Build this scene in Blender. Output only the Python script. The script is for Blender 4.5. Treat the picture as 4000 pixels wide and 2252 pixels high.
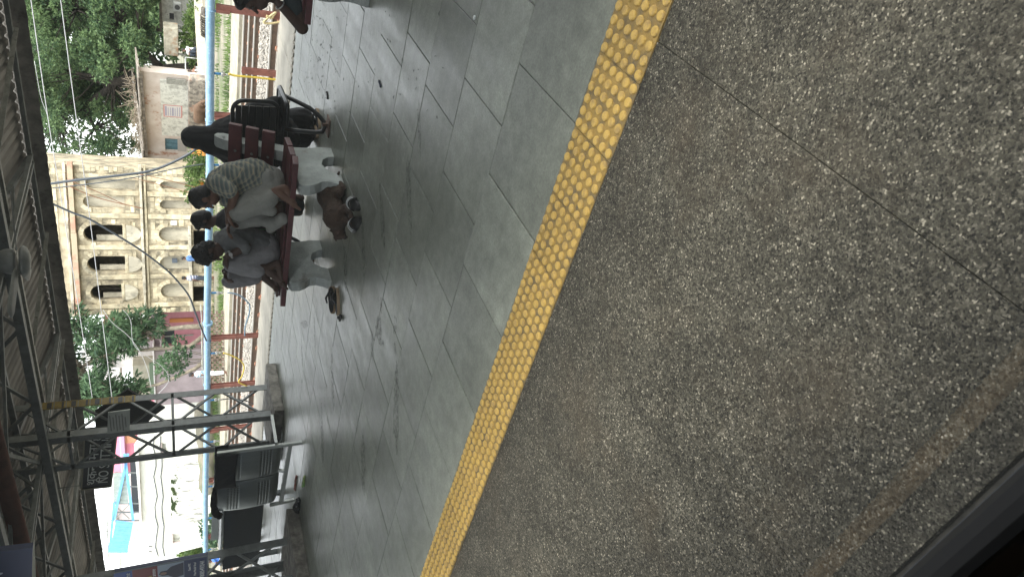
import bpy, bmesh, math, random
from mathutils import Vector, Matrix, noise

random.seed(11)
scene = bpy.context.scene
for o in list(bpy.data.objects):
    bpy.data.objects.remove(o)

# ------------------------------------------------------------------ camera
CAM_H = 1.45
FOCAL, PITCH, ROLL, YAW = 2670.0, 0.463918, -0.02992711, -0.6898604
_f = Vector((math.sin(YAW)*math.cos(PITCH), math.cos(YAW)*math.cos(PITCH), -math.sin(PITCH)))
_r = Vector((math.cos(YAW), -math.sin(YAW), 0))
_u = _r.cross(_f)
RT = _r*math.cos(ROLL)+_u*math.sin(ROLL)
UP = -_r*math.sin(ROLL)+_u*math.cos(ROLL)
FW = _f
EYE = Vector((0, 0, CAM_H))
cam_data = bpy.data.cameras.new('camera')
cam = bpy.data.objects.new('camera', cam_data)
scene.collection.objects.link(cam)
X, Y, Z = -UP, RT, -FW                      # the phone is held on its side
cam.matrix_world = Matrix(((X.x, Y.x, Z.x, EYE.x), (X.y, Y.y, Z.y, EYE.y), (X.z, Y.z, Z.z, EYE.z), (0, 0, 0, 1)))
cam_data.sensor_width = 36.0
cam_data.sensor_fit = 'HORIZONTAL'
cam_data.lens = FOCAL/4000*36
cam_data.clip_start = 0.02
cam_data.clip_end = 900
cam_data.dof.use_dof = True
cam_data.dof.focus_distance = 6.5
cam_data.dof.aperture_fstop = 11.0
scene.camera = cam
scene.render.resolution_x, scene.render.resolution_y = 1024, 576

# ------------------------------------------------------------------ sky, sun, exposure
SUN_EL, SUN_AZ = math.radians(60), math.radians(104)      # high behind the train, veiled by cloud
world = bpy.data.worlds.new('World')
scene.world = world
world.use_nodes = True
wn = world.node_tree.nodes
wl = world.node_tree.links
bg = wn['Background']
sky = wn.new('ShaderNodeTexSky')
sky.sky_type = 'NISHITA'
sky.sun_disc = False
sky.sun_elevation = SUN_EL
sky.sun_rotation = SUN_AZ
sky.air_density = 1.0
sky.dust_density = 1.5
sky.ozone_density = 1.0
hsv = wn.new('ShaderNodeHueSaturation')
hsv.inputs['Saturation'].default_value = 0.15             # overcast: the whole dome is nearly colourless
wl.new(sky.outputs[0], hsv.inputs['Color'])
wl.new(hsv.outputs[0], bg.inputs['Color'])
bg.inputs['Strength'].default_value = 0.15
sun_d = bpy.data.lights.new('sun', 'SUN')
sun_d.energy = 0.7
sun_d.angle = math.radians(20)
sun_d.color = (1.0, 0.95, 0.86)
sun = bpy.data.objects.new('sun', sun_d)
scene.collection.objects.link(sun)
_sd = Vector((math.sin(SUN_AZ)*math.cos(SUN_EL), math.cos(SUN_AZ)*math.cos(SUN_EL), math.sin(SUN_EL)))
sun.rotation_euler = _sd.to_track_quat('Z', 'Y').to_euler()
scene.view_settings.view_transform = 'Standard'
scene.view_settings.look = 'None'
scene.view_settings.gamma = 1.0
scene.view_settings.exposure = 2.45
scene.view_settings.use_curve_mapping = False

# ------------------------------------------------------------------ surveying: where a point of the photograph lies in the place
def ray(x, y):
    return RT*((1126-y)/FOCAL)-UP*((x-2000)/FOCAL)+FW
def at_y(x, y, Y):
    d = ray(x, y); return EYE+d*(Y/d.y)
def at_x(x, y, X):
    d = ray(x, y); return EYE+d*(X/d.x)
def at_z(x, y, z=0.0):
    d = ray(x, y); return EYE+d*((z-CAM_H)/d.z)
def at_d(x, y, depth):
    return EYE+ray(x, y)*depth

# ------------------------------------------------------------------ materials
MATS = {}
def mat(name, col, rough=0.7, metal=0.0, var=0.0, vs=3.0, col2=None, bump=0.0, bs=40.0, stretch=(1, 1, 1),
        rnd=0.0, spec=0.5, mix=(0.4, 0.65), detail=6.0, coord='Object', col3=None, s3=1.0, m3=(0.55, 0.7), rv=0.0):
    """Principled surface: two noise-mixed tones, an optional third stain tone, fine bump, object-random tint."""
    if name in MATS: return MATS[name]
    m = bpy.data.materials.new(name); m.use_nodes = True; MATS[name] = m
    nt = m.node_tree; N = nt.nodes; L = nt.links
    b = N['Principled BSDF']
    b.inputs['Roughness'].default_value = rough
    b.inputs['Metallic'].default_value = metal
    b.inputs['Specular IOR Level'].default_value = spec
    c = (*col, 1)
    b.inputs['Base Color'].default_value = c
    tc = N.new('ShaderNodeTexCoord'); mp = N.new('ShaderNodeMapping')
    mp.inputs['Scale'].default_value = stretch
    if coord == 'World':
        gm = N.new('ShaderNodeNewGeometry'); L.new(gm.outputs['Position'], mp.inputs['Vector'])
    else: L.new(tc.outputs[coord], mp.inputs['Vector'])
    out = None
    if col2 is not None or var:
        if col2 is None: col2 = tuple(max(0, v*(1-var)) for v in col)
        nz = N.new('ShaderNodeTexNoise'); nz.inputs['Scale'].default_value = vs; nz.inputs['Detail'].default_value = detail
        nz.inputs['Roughness'].default_value = 0.62
        L.new(mp.outputs[0], nz.inputs['Vector'])
        rp = N.new('ShaderNodeValToRGB'); rp.color_ramp.elements[0].position = mix[0]; rp.color_ramp.elements[1].position = mix[1]
        rp.color_ramp.elements[0].color = (*col2, 1); rp.color_ramp.elements[1].color = c
        L.new(nz.outputs[0], rp.inputs[0]); out = rp.outputs[0]
        if rv:
            mr = N.new('ShaderNodeMapRange'); mr.inputs[3].default_value = rough-rv; mr.inputs[4].default_value = min(1, rough+rv)
            L.new(nz.outputs[0], mr.inputs[0]); L.new(mr.outputs[0], b.inputs['Roughness'])
    if col3 is not None:
        n3 = N.new('ShaderNodeTexNoise'); n3.inputs['Scale'].default_value = s3; n3.inputs['Detail'].default_value = 8
        n3.inputs['Roughness'].default_value = 0.7
        L.new(mp.outputs[0], n3.inputs['Vector'])
        r3 = N.new('ShaderNodeMapRange'); r3.inputs[1].default_value = m3[0]; r3.inputs[2].default_value = m3[1]
        L.new(n3.outputs[0], r3.inputs[0])
        mx = N.new('ShaderNodeMix'); mx.data_type = 'RGBA'
        L.new(r3.outputs[0], mx.inputs[0])
        if out: L.new(out, mx.inputs[6])
        else: mx.inputs[6].default_value = c
        mx.inputs[7].default_value = (*col3, 1); out = mx.outputs[2]
    if rnd:
        oi = N.new('ShaderNodeObjectInfo'); mr = N.new('ShaderNodeMapRange')
        mr.inputs[3].default_value = 1-rnd; mr.inputs[4].default_value = 1+rnd
        L.new(oi.outputs['Random'], mr.inputs[0])
        hs = N.new('ShaderNodeHueSaturation'); L.new(mr.outputs[0], hs.inputs['Value'])
        if out: L.new(out, hs.inputs['Color'])
        else: hs.inputs['Color'].default_value = c
        out = hs.outputs[0]
    if out: L.new(out, b.inputs['Base Color'])
    if bump:
        nb = N.new('ShaderNodeTexNoise'); nb.inputs['Scale'].default_value = bs; nb.inputs['Detail'].default_value = 5
        L.new(mp.outputs[0], nb.inputs['Vector'])
        bp = N.new('ShaderNodeBump'); bp.inputs['Strength'].default_value = bump; bp.inputs['Distance'].default_value = 0.02
        L.new(nb.outputs[0], bp.inputs['Height']); L.new(bp.outputs[0], b.inputs['Normal'])
    return m

# ------------------------------------------------------------------ object helpers
COL = scene.collection
def origin_of(o):
    v = Vector((0, 0, 0))
    while o is not None:
        v += o.location; o = o.parent
    return v
def tag(o, label=None, cat=None, group=None, kind=None):
    if label: o['label'] = label
    if cat: o['category'] = cat
    if group: o['group'] = group
    if kind: o['kind'] = kind
    return o
def thing(name, label, cat, loc=(0, 0, 0), group=None):
    o = bpy.data.objects.new(name, None); COL.objects.link(o)
    o.location = loc; o.empty_display_size = 0.1
    return tag(o, label, cat, group)
def link_mesh(name, me, parent=None, loc=None, material=None):
    o = bpy.data.objects.new(name, me); COL.objects.link(o)
    if material is not None and not me.materials: me.materials.append(material)
    if parent is not None: o.parent = parent
    if loc is not None: o.location = loc
    return o
def place_copy(o, parent=None, dv=(0, 0, 0)):
    c = o.copy(); COL.objects.link(c); c.parent = parent
    c.location = o.location+Vector(dv)
    for ch in o.children: place_copy(ch, c)
    return c

class MB:
    """collects boxes, bars, tubes and lofts, in metres of the place, into one mesh"""
    def __init__(s): s.v = []; s.f = []; s.m = []; s.cm = 0; s.sm = []
    def add(s, vs, fs, smooth=False):
        b = len(s.v); s.v += [Vector(v) for v in vs]
        for f in fs: s.f.append([i+b for i in f]); s.m.append(s.cm); s.sm.append(smooth)
        return s
    def box(s, lo, hi, mtx=None):
        x0, y0, z0 = lo; x1, y1, z1 = hi
        vs = [Vector(p) for p in ((x0,y0,z0),(x1,y0,z0),(x1,y1,z0),(x0,y1,z0),(x0,y0,z1),(x1,y0,z1),(x1,y1,z1),(x0,y1,z1))]
        if mtx is not None: vs = [mtx@v for v in vs]
        return s.add(vs, [(0,3,2,1),(4,5,6,7),(0,1,5,4),(1,2,6,5),(2,3,7,6),(3,0,4,7)])
    def bar(s, a, b, w, h, up=(0, 0, 1)):
        a = Vector(a); b = Vector(b); d = (b-a); n = d.normalized(); up = Vector(up)
        sd = n.cross(up)
        if sd.length < 1e-4: sd = n.cross(Vector((1, 0, 0)))
        sd.normalize(); u2 = sd.cross(n)
        vs = []
        for p in (a, b):
            for i, j in ((-1,-1),(1,-1),(1,1),(-1,1)): vs.append(p+sd*(i*w/2)+u2*(j*h/2))
        return s.add(vs, [(3,2,1,0),(4,5,6,7),(0,1,5,4),(1,2,6,5),(2,3,7,6),(3,0,4,7)])
    def angle(s, a, b, w, t, up=(0, 0, 1), flip=1):
        a = Vector(a); b = Vector(b); n = (b-a).normalized(); sd = n.cross(Vector(up))
        if sd.length < 1e-4: sd = n.cross(Vector((1, 0, 0)))
        sd.normalize(); u2 = sd.cross(n)*flip
        s.bar(a+u2*(t/2), b+u2*(t/2), w, t, up); s.bar(a+sd*(w/2-t/2)+u2*(w/2+t), b+sd*(w/2-t/2)+u2*(w/2+t), t, w, up)
        return s
    def tube(s, pts, r, n=10, closed=False, caps=True):
        pts = [Vector(p) for p in pts]; K = len(pts)
        rs = r if isinstance(r, (list, tuple)) else [r]*K
        b = len(s.v); prev = None
        for i, p in enumerate(pts):
            if closed: d = pts[(i+1) % K]-pts[i-1]
            else: d = pts[min(i+1, K-1)]-pts[max(i-1, 0)]
            d.normalize()
            if prev is None:
                a = d.cross(Vector((0, 0, 1)))
                if a.length < 1e-3: a = d.cross(Vector((1, 0, 0)))
            else: a = prev-d*prev.dot(d)
            a.normalize(); prev = a.copy(); c = d.cross(a)
            for k in range(n):
                t = 2*math.pi*k/n
                s.v.append(p+(a*math.cos(t)+c*math.sin(t))*rs[i])
        R = K if closed else K-1
        for i in range(R):
            for k in range(n):
                j = (i+1) % K
                s.f.append([b+i*n+k, b+i*n+(k+1) % n, b+j*n+(k+1) % n, b+j*n+k]); s.m.append(s.cm); s.sm.append(True)
        if caps and not closed:
            s.f.append([b+k for k in range(n)][::-1]); s.m.append(s.cm); s.sm.append(False)
            s.f.append([b+(K-1)*n+k for k in range(n)]); s.m.append(s.cm); s.sm.append(False)
        return s
    def loft(s, rings, smooth=True, caps=True, closed_ring=True):
        b = len(s.v); n = len(rings[0])
        for r in rings: s.v += [Vector(p) for p in r]
        for i in range(len(rings)-1):
            for k in range(n if closed_ring else n-1):
                s.f.append([b+i*n+k, b+i*n+(k+1) % n, b+(i+1)*n+(k+1) % n, b+(i+1)*n+k]); s.m.append(s.cm); s.sm.append(smooth)
        if caps and closed_ring:
            s.f.append([b+k for k in range(n)][::-1]); s.m.append(s.cm); s.sm.append(False)
            e = b+(len(rings)-1)*n
            s.f.append([e+k for k in range(n)]); s.m.append(s.cm); s.sm.append(False)
        return s
    def prism(s, poly, off):
        """poly: list of 3-D points, off: extrusion vector"""
        off = Vector(off); n = len(poly); b = len(s.v)
        s.v += [Vector(p) for p in poly]+[Vector(p)+off for p in poly]
        s.f.append([b+i for i in range(n)]); s.f.append([b+n+i for i in range(n)][::-1])
        s.m += [s.cm]*2; s.sm += [False]*2
        for i in range(n):
            j = (i+1) % n; s.f.append([b+j, b+i, b+n+i, b+n+j]); s.m.append(s.cm); s.sm.append(False)
        return s
    def build(s, name, material, parent=None, bevel=0.0, origin=None, seg=1):
        off = origin_of(parent) if parent is not None else Vector((0, 0, 0))
        if parent is None:
            if origin is None and s.v:
                xs = [v.x for v in s.v]; ys = [v.y for v in s.v]; zs = [v.z for v in s.v]
                origin = ((min(xs)+max(xs))/2, (min(ys)+max(ys))/2, min(zs))
            off = Vector(origin or (0, 0, 0))
        me = bpy.data.meshes.new(name)
        me.from_pydata([v-off for v in s.v], [], s.f)
        ms = material if isinstance(material, (list, tuple)) else [material]
        for m in ms: me.materials.append(m)
        for p, mi, sm in zip(me.polygons, s.m, s.sm): p.material_index = mi; p.use_smooth = sm
        bm = bmesh.new(); bm.from_mesh(me)
        bmesh.ops.recalc_face_normals(bm, faces=bm.faces)
        if bevel:
            es = [e for e in bm.edges if len(e.link_faces) == 2 and e.calc_face_angle(0) > 0.6]
            bmesh.ops.bevel(bm, geom=es, offset=bevel, segments=seg, affect='EDGES', profile=0.6, clamp_overlap=True)
        bm.to_mesh(me); bm.free(); me.update()
        o = bpy.data.objects.new(name, me); COL.objects.link(o)
        if parent is not None: o.parent = parent
        else: o.location = off
        return o

def curve_fill(name, loops, depth, frame, material, parent=None, d0=0.0):
    """flat shape with holes (first loop outline, rest holes), extruded; loops in (x,z) of a wall frame"""
    cu = bpy.data.curves.new(name, 'CURVE'); cu.dimensions = '2D'; cu.fill_mode = 'BOTH'; cu.extrude = depth/2
    for lp in loops:
        sp = cu.splines.new('POLY'); sp.points.add(len(lp)-1); sp.use_cyclic_u = True
        for p, q in zip(sp.points, lp): p.co = (q[0], q[1], 0, 1)
    ob = bpy.data.objects.new(name, cu); COL.objects.link(ob)
    dg = bpy.context.evaluated_depsgraph_get(); dg.update()
    me = bpy.data.meshes.new_from_object(ob.evaluated_get(dg))
    bpy.data.objects.remove(ob)
    off = origin_of(parent) if parent is not None else Vector((0, 0, 0))
    for v in me.vertices: v.co = frame.pt(v.co.x, d0-depth/2+v.co.z, v.co.y)-off
    me.materials.clear(); me.materials.append(material)
    for p in me.polygons: p.use_smooth = False
    bm = bmesh.new(); bm.from_mesh(me); bmesh.ops.remove_doubles(bm, verts=bm.verts, dist=1e-5)
    bmesh.ops.recalc_face_normals(bm, faces=bm.faces); bm.to_mesh(me); bm.free()
    o = bpy.data.objects.new(name, me); COL.objects.link(o)
    if parent is not None: o.parent = parent
    return o

class Frame:
    """a vertical plane: a = left foot, b = right foot seen from the platform; pt(x, toward viewer, z)"""
    def __init__(s, a, b, z0=0.0):
        s.a = Vector((a[0], a[1], 0)); b = Vector((b[0], b[1], 0)); s.w = (b-s.a).length
        s.e = (b-s.a).normalized(); s.n = Vector((s.e.y, -s.e.x, 0)); s.z0 = z0
    def pt(s, x, d, z): return s.a+s.e*x+s.n*d+Vector((0, 0, z))
    def on(s, x, y, d=0.0):
        r = ray(x, y); t = ((s.a+s.n*d-EYE).dot(s.n))/r.dot(s.n); p = EYE+r*t
        return ((p-s.a).dot(s.e), p.z)
    def box(s, mb, x0, x1, z0, z1, d0, d1):
        P = [s.pt(x, d, z) for z in (z0, z1) for (x, d) in ((x0, d0), (x1, d0), (x1, d1), (x0, d1))]
        mb.add(P, [(0,3,2,1),(4,5,6,7),(0,1,5,4),(1,2,6,5),(2,3,7,6),(3,0,4,7)]); return mb

def text_mesh(name, body, size, xdir, zdir, pos, material, parent=None, thick=0.002, align='LEFT', font=None, sx=1.0):
    """raised lettering: xdir reading direction, zdir up of the letters, pos = baseline start"""
    cu = bpy.data.curves.new(name, 'FONT'); cu.body = body; cu.size = size; cu.extrude = thick; cu.align_x = align
    cu.resolution_u = 3
    if font: cu.font = font
    ob = bpy.data.objects.new(name, cu); COL.objects.link(ob)
    dg = bpy.context.evaluated_depsgraph_get(); dg.update()
    me = bpy.data.meshes.new_from_object(ob.evaluated_get(dg)); bpy.data.objects.remove(ob)
    xd = Vector(xdir).normalized(); zd = Vector(zdir).normalized(); nd = xd.cross(zd)
    off = origin_of(parent) if parent is not None else Vector((0, 0, 0)); pos = Vector(pos)
    for v in me.vertices: v.co = pos+xd*v.co.x*sx+zd*v.co.y+nd*v.co.z-off
    me.materials.clear(); me.materials.append(material)
    o = bpy.data.objects.new(name, me); COL.objects.link(o)
    if parent is not None: o.parent = parent
    return o

# organic bodies: overlapping tapered limbs, fused into one continuous skin
def limb_rings(a, ra, b, rb, n=14):
    a = Vector(a); b = Vector(b); d = b-a
    if d.length < 1e-6: d = Vector((0, 0, 1e-4)); b = a+d
    n0 = d.normalized(); s = n0.cross(Vector((0, 0, 1)))
    if s.length < 1e-3: s = n0.cross(Vector((1, 0, 0)))
    s.normalize(); c = n0.cross(s); R = []
    def ring(p, r): return [p+(s*math.cos(2*math.pi*k/n)+c*math.sin(2*math.pi*k/n))*r for k in range(n)]
    for t in (-90, -60, -30): 
        q = math.radians(t); R.append(ring(a+n0*(ra*math.sin(q)), max(1e-4, ra*math.cos(q))))
    R.append(ring(a, ra)); R.append(ring(b, rb))
    for t in (30, 60, 90):
        q = math.radians(t); R.append(ring(b+n0*(rb*math.sin(q)), max(1e-4, rb*math.cos(q))))
    return R
def ellipsoid(mb, c, rad, rot=None, n=18, m=12):
    c = Vector(c); R = []
    for i in range(m+1):
        p = -math.pi/2+math.pi*i/m; row = []
        for k in range(n):
            t = 2*math.pi*k/n
            v = Vector((rad[0]*math.cos(p)*math.cos(t), rad[1]*math.cos(p)*math.sin(t), rad[2]*math.sin(p)))
            if abs(abs(p)-math.pi/2) < 1e-6: v += Vector((1e-4*math.cos(t), 1e-4*math.sin(t), 0))
            if rot is not None: v = rot@v
            row.append(c+v)
        R.append(row)
    mb.loft(R)
def organic(name, prims, material, parent=None, voxel=0.008, smooth=4, disp=0.0, dscale=8.0, dseed=0.0, origin=None, decim=None, stretch=None):
    mb = MB()
    for p in prims:
        if p[0] == 'L': mb.loft(limb_rings(*p[1:]))
        elif p[0] == 'E': ellipsoid(mb, *p[1:])
        elif p[0] == 'C':                                    # chain of (point, radius)
            for (a, ra), (b, rb) in zip(p[1][:-1], p[1][1:]): mb.loft(limb_rings(a, ra, b, rb))
    o = mb.build(name, material, parent, origin=origin)
    md = o.modifiers.new('r', 'REMESH'); md.mode = 'VOXEL'; md.voxel_size = voxel; md.adaptivity = 0
    if smooth:
        ms = o.modifiers.new('s', 'SMOOTH'); ms.iterations = smooth; ms.factor = 0.5
    dg = bpy.context.evaluated_depsgraph_get(); dg.update()
    me = bpy.data.meshes.new_from_object(o.evaluated_get(dg))
    o.modifiers.clear(); old = o.data; o.data = me; bpy.data.meshes.remove(old)
    if disp:
        off = origin_of(o)
        for v, nrm in [(v, v.normal.copy()) for v in me.vertices]:
            q = (v.co+off)*dscale+Vector((dseed, dseed, dseed))
            if stretch: q = Vector((q.x*stretch[0], q.y*stretch[1], q.z*stretch[2]))
            v.co += nrm*(disp*(noise.noise(q)+0.5*noise.noise(q*2.3)))
    for p in me.polygons: p.use_smooth = True
    me.name = name
    return o

# ================================================================== THE SETTING
GROUND = -0.9
def grain_mat():
    """exposed-aggregate paving: cream, grey and dark chips in brownish cement, dirt blotches"""
    m = bpy.data.materials.new('granite_paving'); m.use_nodes = True; N = m.node_tree.nodes; L = m.node_tree.links
    b = N['Principled BSDF']; b.inputs['Roughness'].default_value = 0.72; b.inputs['Specular IOR Level'].default_value = 0.22
    g = N.new('ShaderNodeNewGeometry')
    vo = N.new('ShaderNodeTexVoronoi'); vo.inputs['Scale'].default_value = 210; L.new(g.outputs['Position'], vo.inputs['Vector'])
    sx = N.new('ShaderNodeSeparateColor'); L.new(vo.outputs['Color'], sx.inputs[0])
    rp = N.new('ShaderNodeValToRGB'); cr = rp.color_ramp
    cr.interpolation = 'CONSTANT'
    cr.elements[0].position = 0.0; cr.elements[0].color = (0.016, 0.0145, 0.0105, 1)
    cr.elements[1].position = 0.14; cr.elements[1].color = (0.0392, 0.0364, 0.0273, 1)
    for p, c in ((0.38, (0.0574, 0.0532, 0.0399, 1)), (0.66, (0.0798, 0.0742, 0.0574, 1)), (0.86, (0.1204, 0.1120, 0.0889, 1)), (0.965, (0.26, 0.24, 0.19, 1))):
        e = cr.elements.new(p); e.color = c
    L.new(sx.outputs[0], rp.inputs[0])
    vo2 = N.new('ShaderNodeTexVoronoi'); vo2.inputs['Scale'].default_value = 75; L.new(g.outputs['Position'], vo2.inputs['Vector'])
    s2 = N.new('ShaderNodeSeparateColor'); L.new(vo2.outputs['Color'], s2.inputs[0])
    r2 = N.new('ShaderNodeMapRange'); r2.inputs[3].default_value = 0.7; r2.inputs[4].default_value = 1.35; L.new(s2.outputs[1], r2.inputs[0])
    n1 = N.new('ShaderNodeTexNoise'); n1.inputs['Scale'].default_value = 5.0; n1.inputs['Detail'].default_value = 7; n1.inputs['Roughness'].default_value = 0.65
    L.new(g.outputs['Position'], n1.inputs['Vector'])
    r1 = N.new('ShaderNodeMapRange'); r1.inputs[1].default_value = 0.3; r1.inputs[2].default_value = 0.7; r1.inputs[3].default_value = 0.6; r1.inputs[4].default_value = 1.2
    L.new(n1.outputs[0], r1.inputs[0])
    mu = N.new('ShaderNodeMath'); mu.operation = 'MULTIPLY'; L.new(r1.outputs[0], mu.inputs[0]); L.new(r2.outputs[0], mu.inputs[1])
    hs = N.new('ShaderNodeHueSaturation'); L.new(rp.outputs[0], hs.inputs['Color']); L.new(mu.outputs[0], hs.inputs['Value'])
    n2 = N.new('ShaderNodeTexNoise'); n2.inputs['Scale'].default_value = 2.3; n2.inputs['Detail'].default_value = 8; n2.inputs['Roughness'].default_value = 0.7
    L.new(g.outputs['Position'], n2.inputs['Vector'])
    rr = N.new('ShaderNodeMapRange'); rr.inputs[1].default_value = 0.5; rr.inputs[2].default_value = 0.7; rr.inputs[4].default_value = 0.42
    L.new(n2.outputs[0], rr.inputs[0])
    mx = N.new('ShaderNodeMix'); mx.data_type = 'RGBA'; L.new(rr.outputs[0], mx.inputs[0]); L.new(hs.outputs[0], mx.inputs[6]); mx.inputs[7].default_value = (0.075, 0.058, 0.038, 1)
    L.new(mx.outputs[2], b.inputs['Base Color'])
    bp = N.new('ShaderNodeBump'); bp.inputs['Strength'].default_value = 0.45; bp.inputs['Distance'].default_value = 0.004
    L.new(vo.outputs['Distance'], bp.inputs['Height']); bp.invert = True; L.new(bp.outputs[0], b.inputs['Normal'])
    return m
def slab_mat():
    """worn grey-green stone slabs, polished by feet: blotchy dirt, mop streaks, scuffs"""
    m = bpy.data.materials.new('stone_slab'); m.use_nodes = True; N = m.node_tree.nodes; L = m.node_tree.links
    b = N['Principled BSDF']; g = N.new('ShaderNodeNewGeometry'); oi = N.new('ShaderNodeObjectInfo')
    def nz(scale, det, st=(1, 1, 1), rough=0.62):
        mp = N.new('ShaderNodeMapping'); mp.inputs['Scale'].default_value = st; L.new(g.outputs['Position'], mp.inputs['Vector'])
        n = N.new('ShaderNodeTexNoise'); n.inputs['Scale'].default_value = scale; n.inputs['Detail'].default_value = det; n.inputs['Roughness'].default_value = rough
        L.new(mp.outputs[0], n.inputs['Vector']); return n.outputs[0]
    def mr(s, a, b_, c, d):
        r = N.new('ShaderNodeMapRange'); r.inputs[1].default_value = a; r.inputs[2].default_value = b_; r.inputs[3].default_value = c; r.inputs[4].default_value = d
        L.new(s, r.inputs[0]); return r.outputs[0]
    def mul(a, b_):
        k = N.new('ShaderNodeMath'); k.operation = 'MULTIPLY'; L.new(a, k.inputs[0]); L.new(b_, k.inputs[1]); return k.outputs[0]
    mott = nz(13, 9, (1, 1, 1), 0.7); mott2 = nz(4.5, 8, (1.6, 1, 1), 0.7); blot = nz(1.3, 8); streak = nz(2.0, 8, (3.5, 0.8, 1)); fine = nz(90, 4); scuff = nz(3.1, 10, (1, 2, 1), 0.75)
    val = mul(mul(mr(blot, 0.3, 0.7, 0.74, 1.2), mr(oi.outputs['Random'], 0, 1, 0.84, 1.14)), mul(mr(fine, 0.3, 0.7, 0.8, 1.2), mr(streak, 0.35, 0.65, 0.9, 1.08)))
    val = mul(val, mul(mr(mott, 0.3, 0.7, 0.76, 1.26), mr(mott2, 0.3, 0.7, 0.82, 1.18)))
    hs = N.new('ShaderNodeHueSaturation'); hs.inputs['Color'].default_value = (0.190, 0.203, 0.168, 1); L.new(val, hs.inputs['Value'])
    mx = N.new('ShaderNodeMix'); mx.data_type = 'RGBA'; L.new(mr(scuff, 0.60, 0.72, 0, 0.6), mx.inputs[0]); L.new(hs.outputs[0], mx.inputs[6]); mx.inputs[7].default_value = (0.075, 0.07, 0.058, 1)
    L.new(mx.outputs[2], b.inputs['Base Color'])
    L.new(mr(streak, 0.3, 0.7, 0.30, 0.48), b.inputs['Roughness'])
    b.inputs['Specular IOR Level'].default_value = 0.5
    bp = N.new('ShaderNodeBump'); bp.inputs['Strength'].default_value = 0.25; bp.inputs['Distance'].default_value = 0.004
    L.new(nz(34, 6, (1, 1.6, 1)), bp.inputs['Height']); L.new(bp.outputs[0], b.inputs['Normal'])
    return m
M_GRAIN = grain_mat(); M_SLAB = slab_mat()
M_MORTAR = mat('mortar', (0.085, 0.08, 0.07), 0.9, var=0.5, vs=20, coord='World')
M_YEL = mat('tactile_yellow', (0.52, 0.345, 0.085), 0.6, col2=(0.36, 0.24, 0.08), vs=30, mix=(0.36, 0.52), coord='World', rnd=0.08, bump=0.35, bs=160, col3=(0.12, 0.10, 0.075), s3=60, m3=(0.64, 0.72))
M_YELD = mat('tactile_base_worn', (0.32, 0.21, 0.055), 0.7, col2=(0.15, 0.115, 0.06), vs=14, mix=(0.36, 0.56), coord='World', rnd=0.1, bump=0.4, bs=160, col3=(0.09, 0.078, 0.06), s3=8, m3=(0.58, 0.68))  # dirty yellow-brown base, darker than the domes to set them off
M_COPE = mat('coping_cement', (0.50, 0.46, 0.37), 0.75, var=0.35, vs=2.5, coord='World', bump=0.3, bs=60, rnd=0.06)
M_CONC = mat('concrete', (0.30, 0.30, 0.27), 0.85, var=0.4, vs=6, coord='World', bump=0.5, bs=30, col3=(0.10, 0.09, 0.07), s3=4, m3=(0.55, 0.75))

XL, XR = -34.0, 30.0
platform = MB().box((XL, 0.32, GROUND-0.3), (XR, 9.92, -0.032)).build('platform', M_MORTAR)
tag(platform, kind='structure')
# granite paving next to the train
gm = MB().box((-0.4388, -0.7635, -0.03), (0.4388, 0.7635, 0.0)).build('granite_slab', M_GRAIN, bevel=0.0015, origin=(0, 0, 0))
gdata = gm.data; bpy.data.objects.remove(gm)
for k in range(-9, 5):
    o = link_mesh('granite_slab', gdata, platform, Vector((-0.96+0.88*k, 1.115, random.uniform(-0.002, 0.001)))-platform.location)
# tactile tiles: 300 mm, six by six truncated domes
tm = MB(); tm.box((-0.1485, -0.1485, -0.03), (0.1485, 0.1485, 0.0)); tm.cm = 1
for i in range(6):
    for j in range(6):
        cx, cy = -0.125+0.05*i, -0.125+0.05*j
        rings = [[(cx+r*math.cos(2*math.pi*k/12), cy+r*math.sin(2*math.pi*k/12), z) for k in range(12)] for r, z in ((0.0190, -0.001), (0.0180, 0.0045), (0.0145, 0.0080))]
        tm.loft(rings, smooth=False)
        tm.add([(cx+0.0145*math.cos(2*math.pi*k/12), cy+0.0145*math.sin(2*math.pi*k/12), 0.0081) for k in range(12)], [tuple(range(12))])
tt = tm.build('tactile_tile', [M_YELD, M_YEL], origin=(0, 0, 0)); tdata = tt.data; bpy.data.objects.remove(tt)
for k in range(-22, 7):
    o = link_mesh('tactile_tile', tdata, platform, Vector((-0.523+0.3*k, 2.03, random.uniform(-0.001, 0.0015)))-platform.location)
    o.rotation_euler = (random.uniform(-.004, .004), random.uniform(-.004, .004), random.uniform(-.004, .004))
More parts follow.
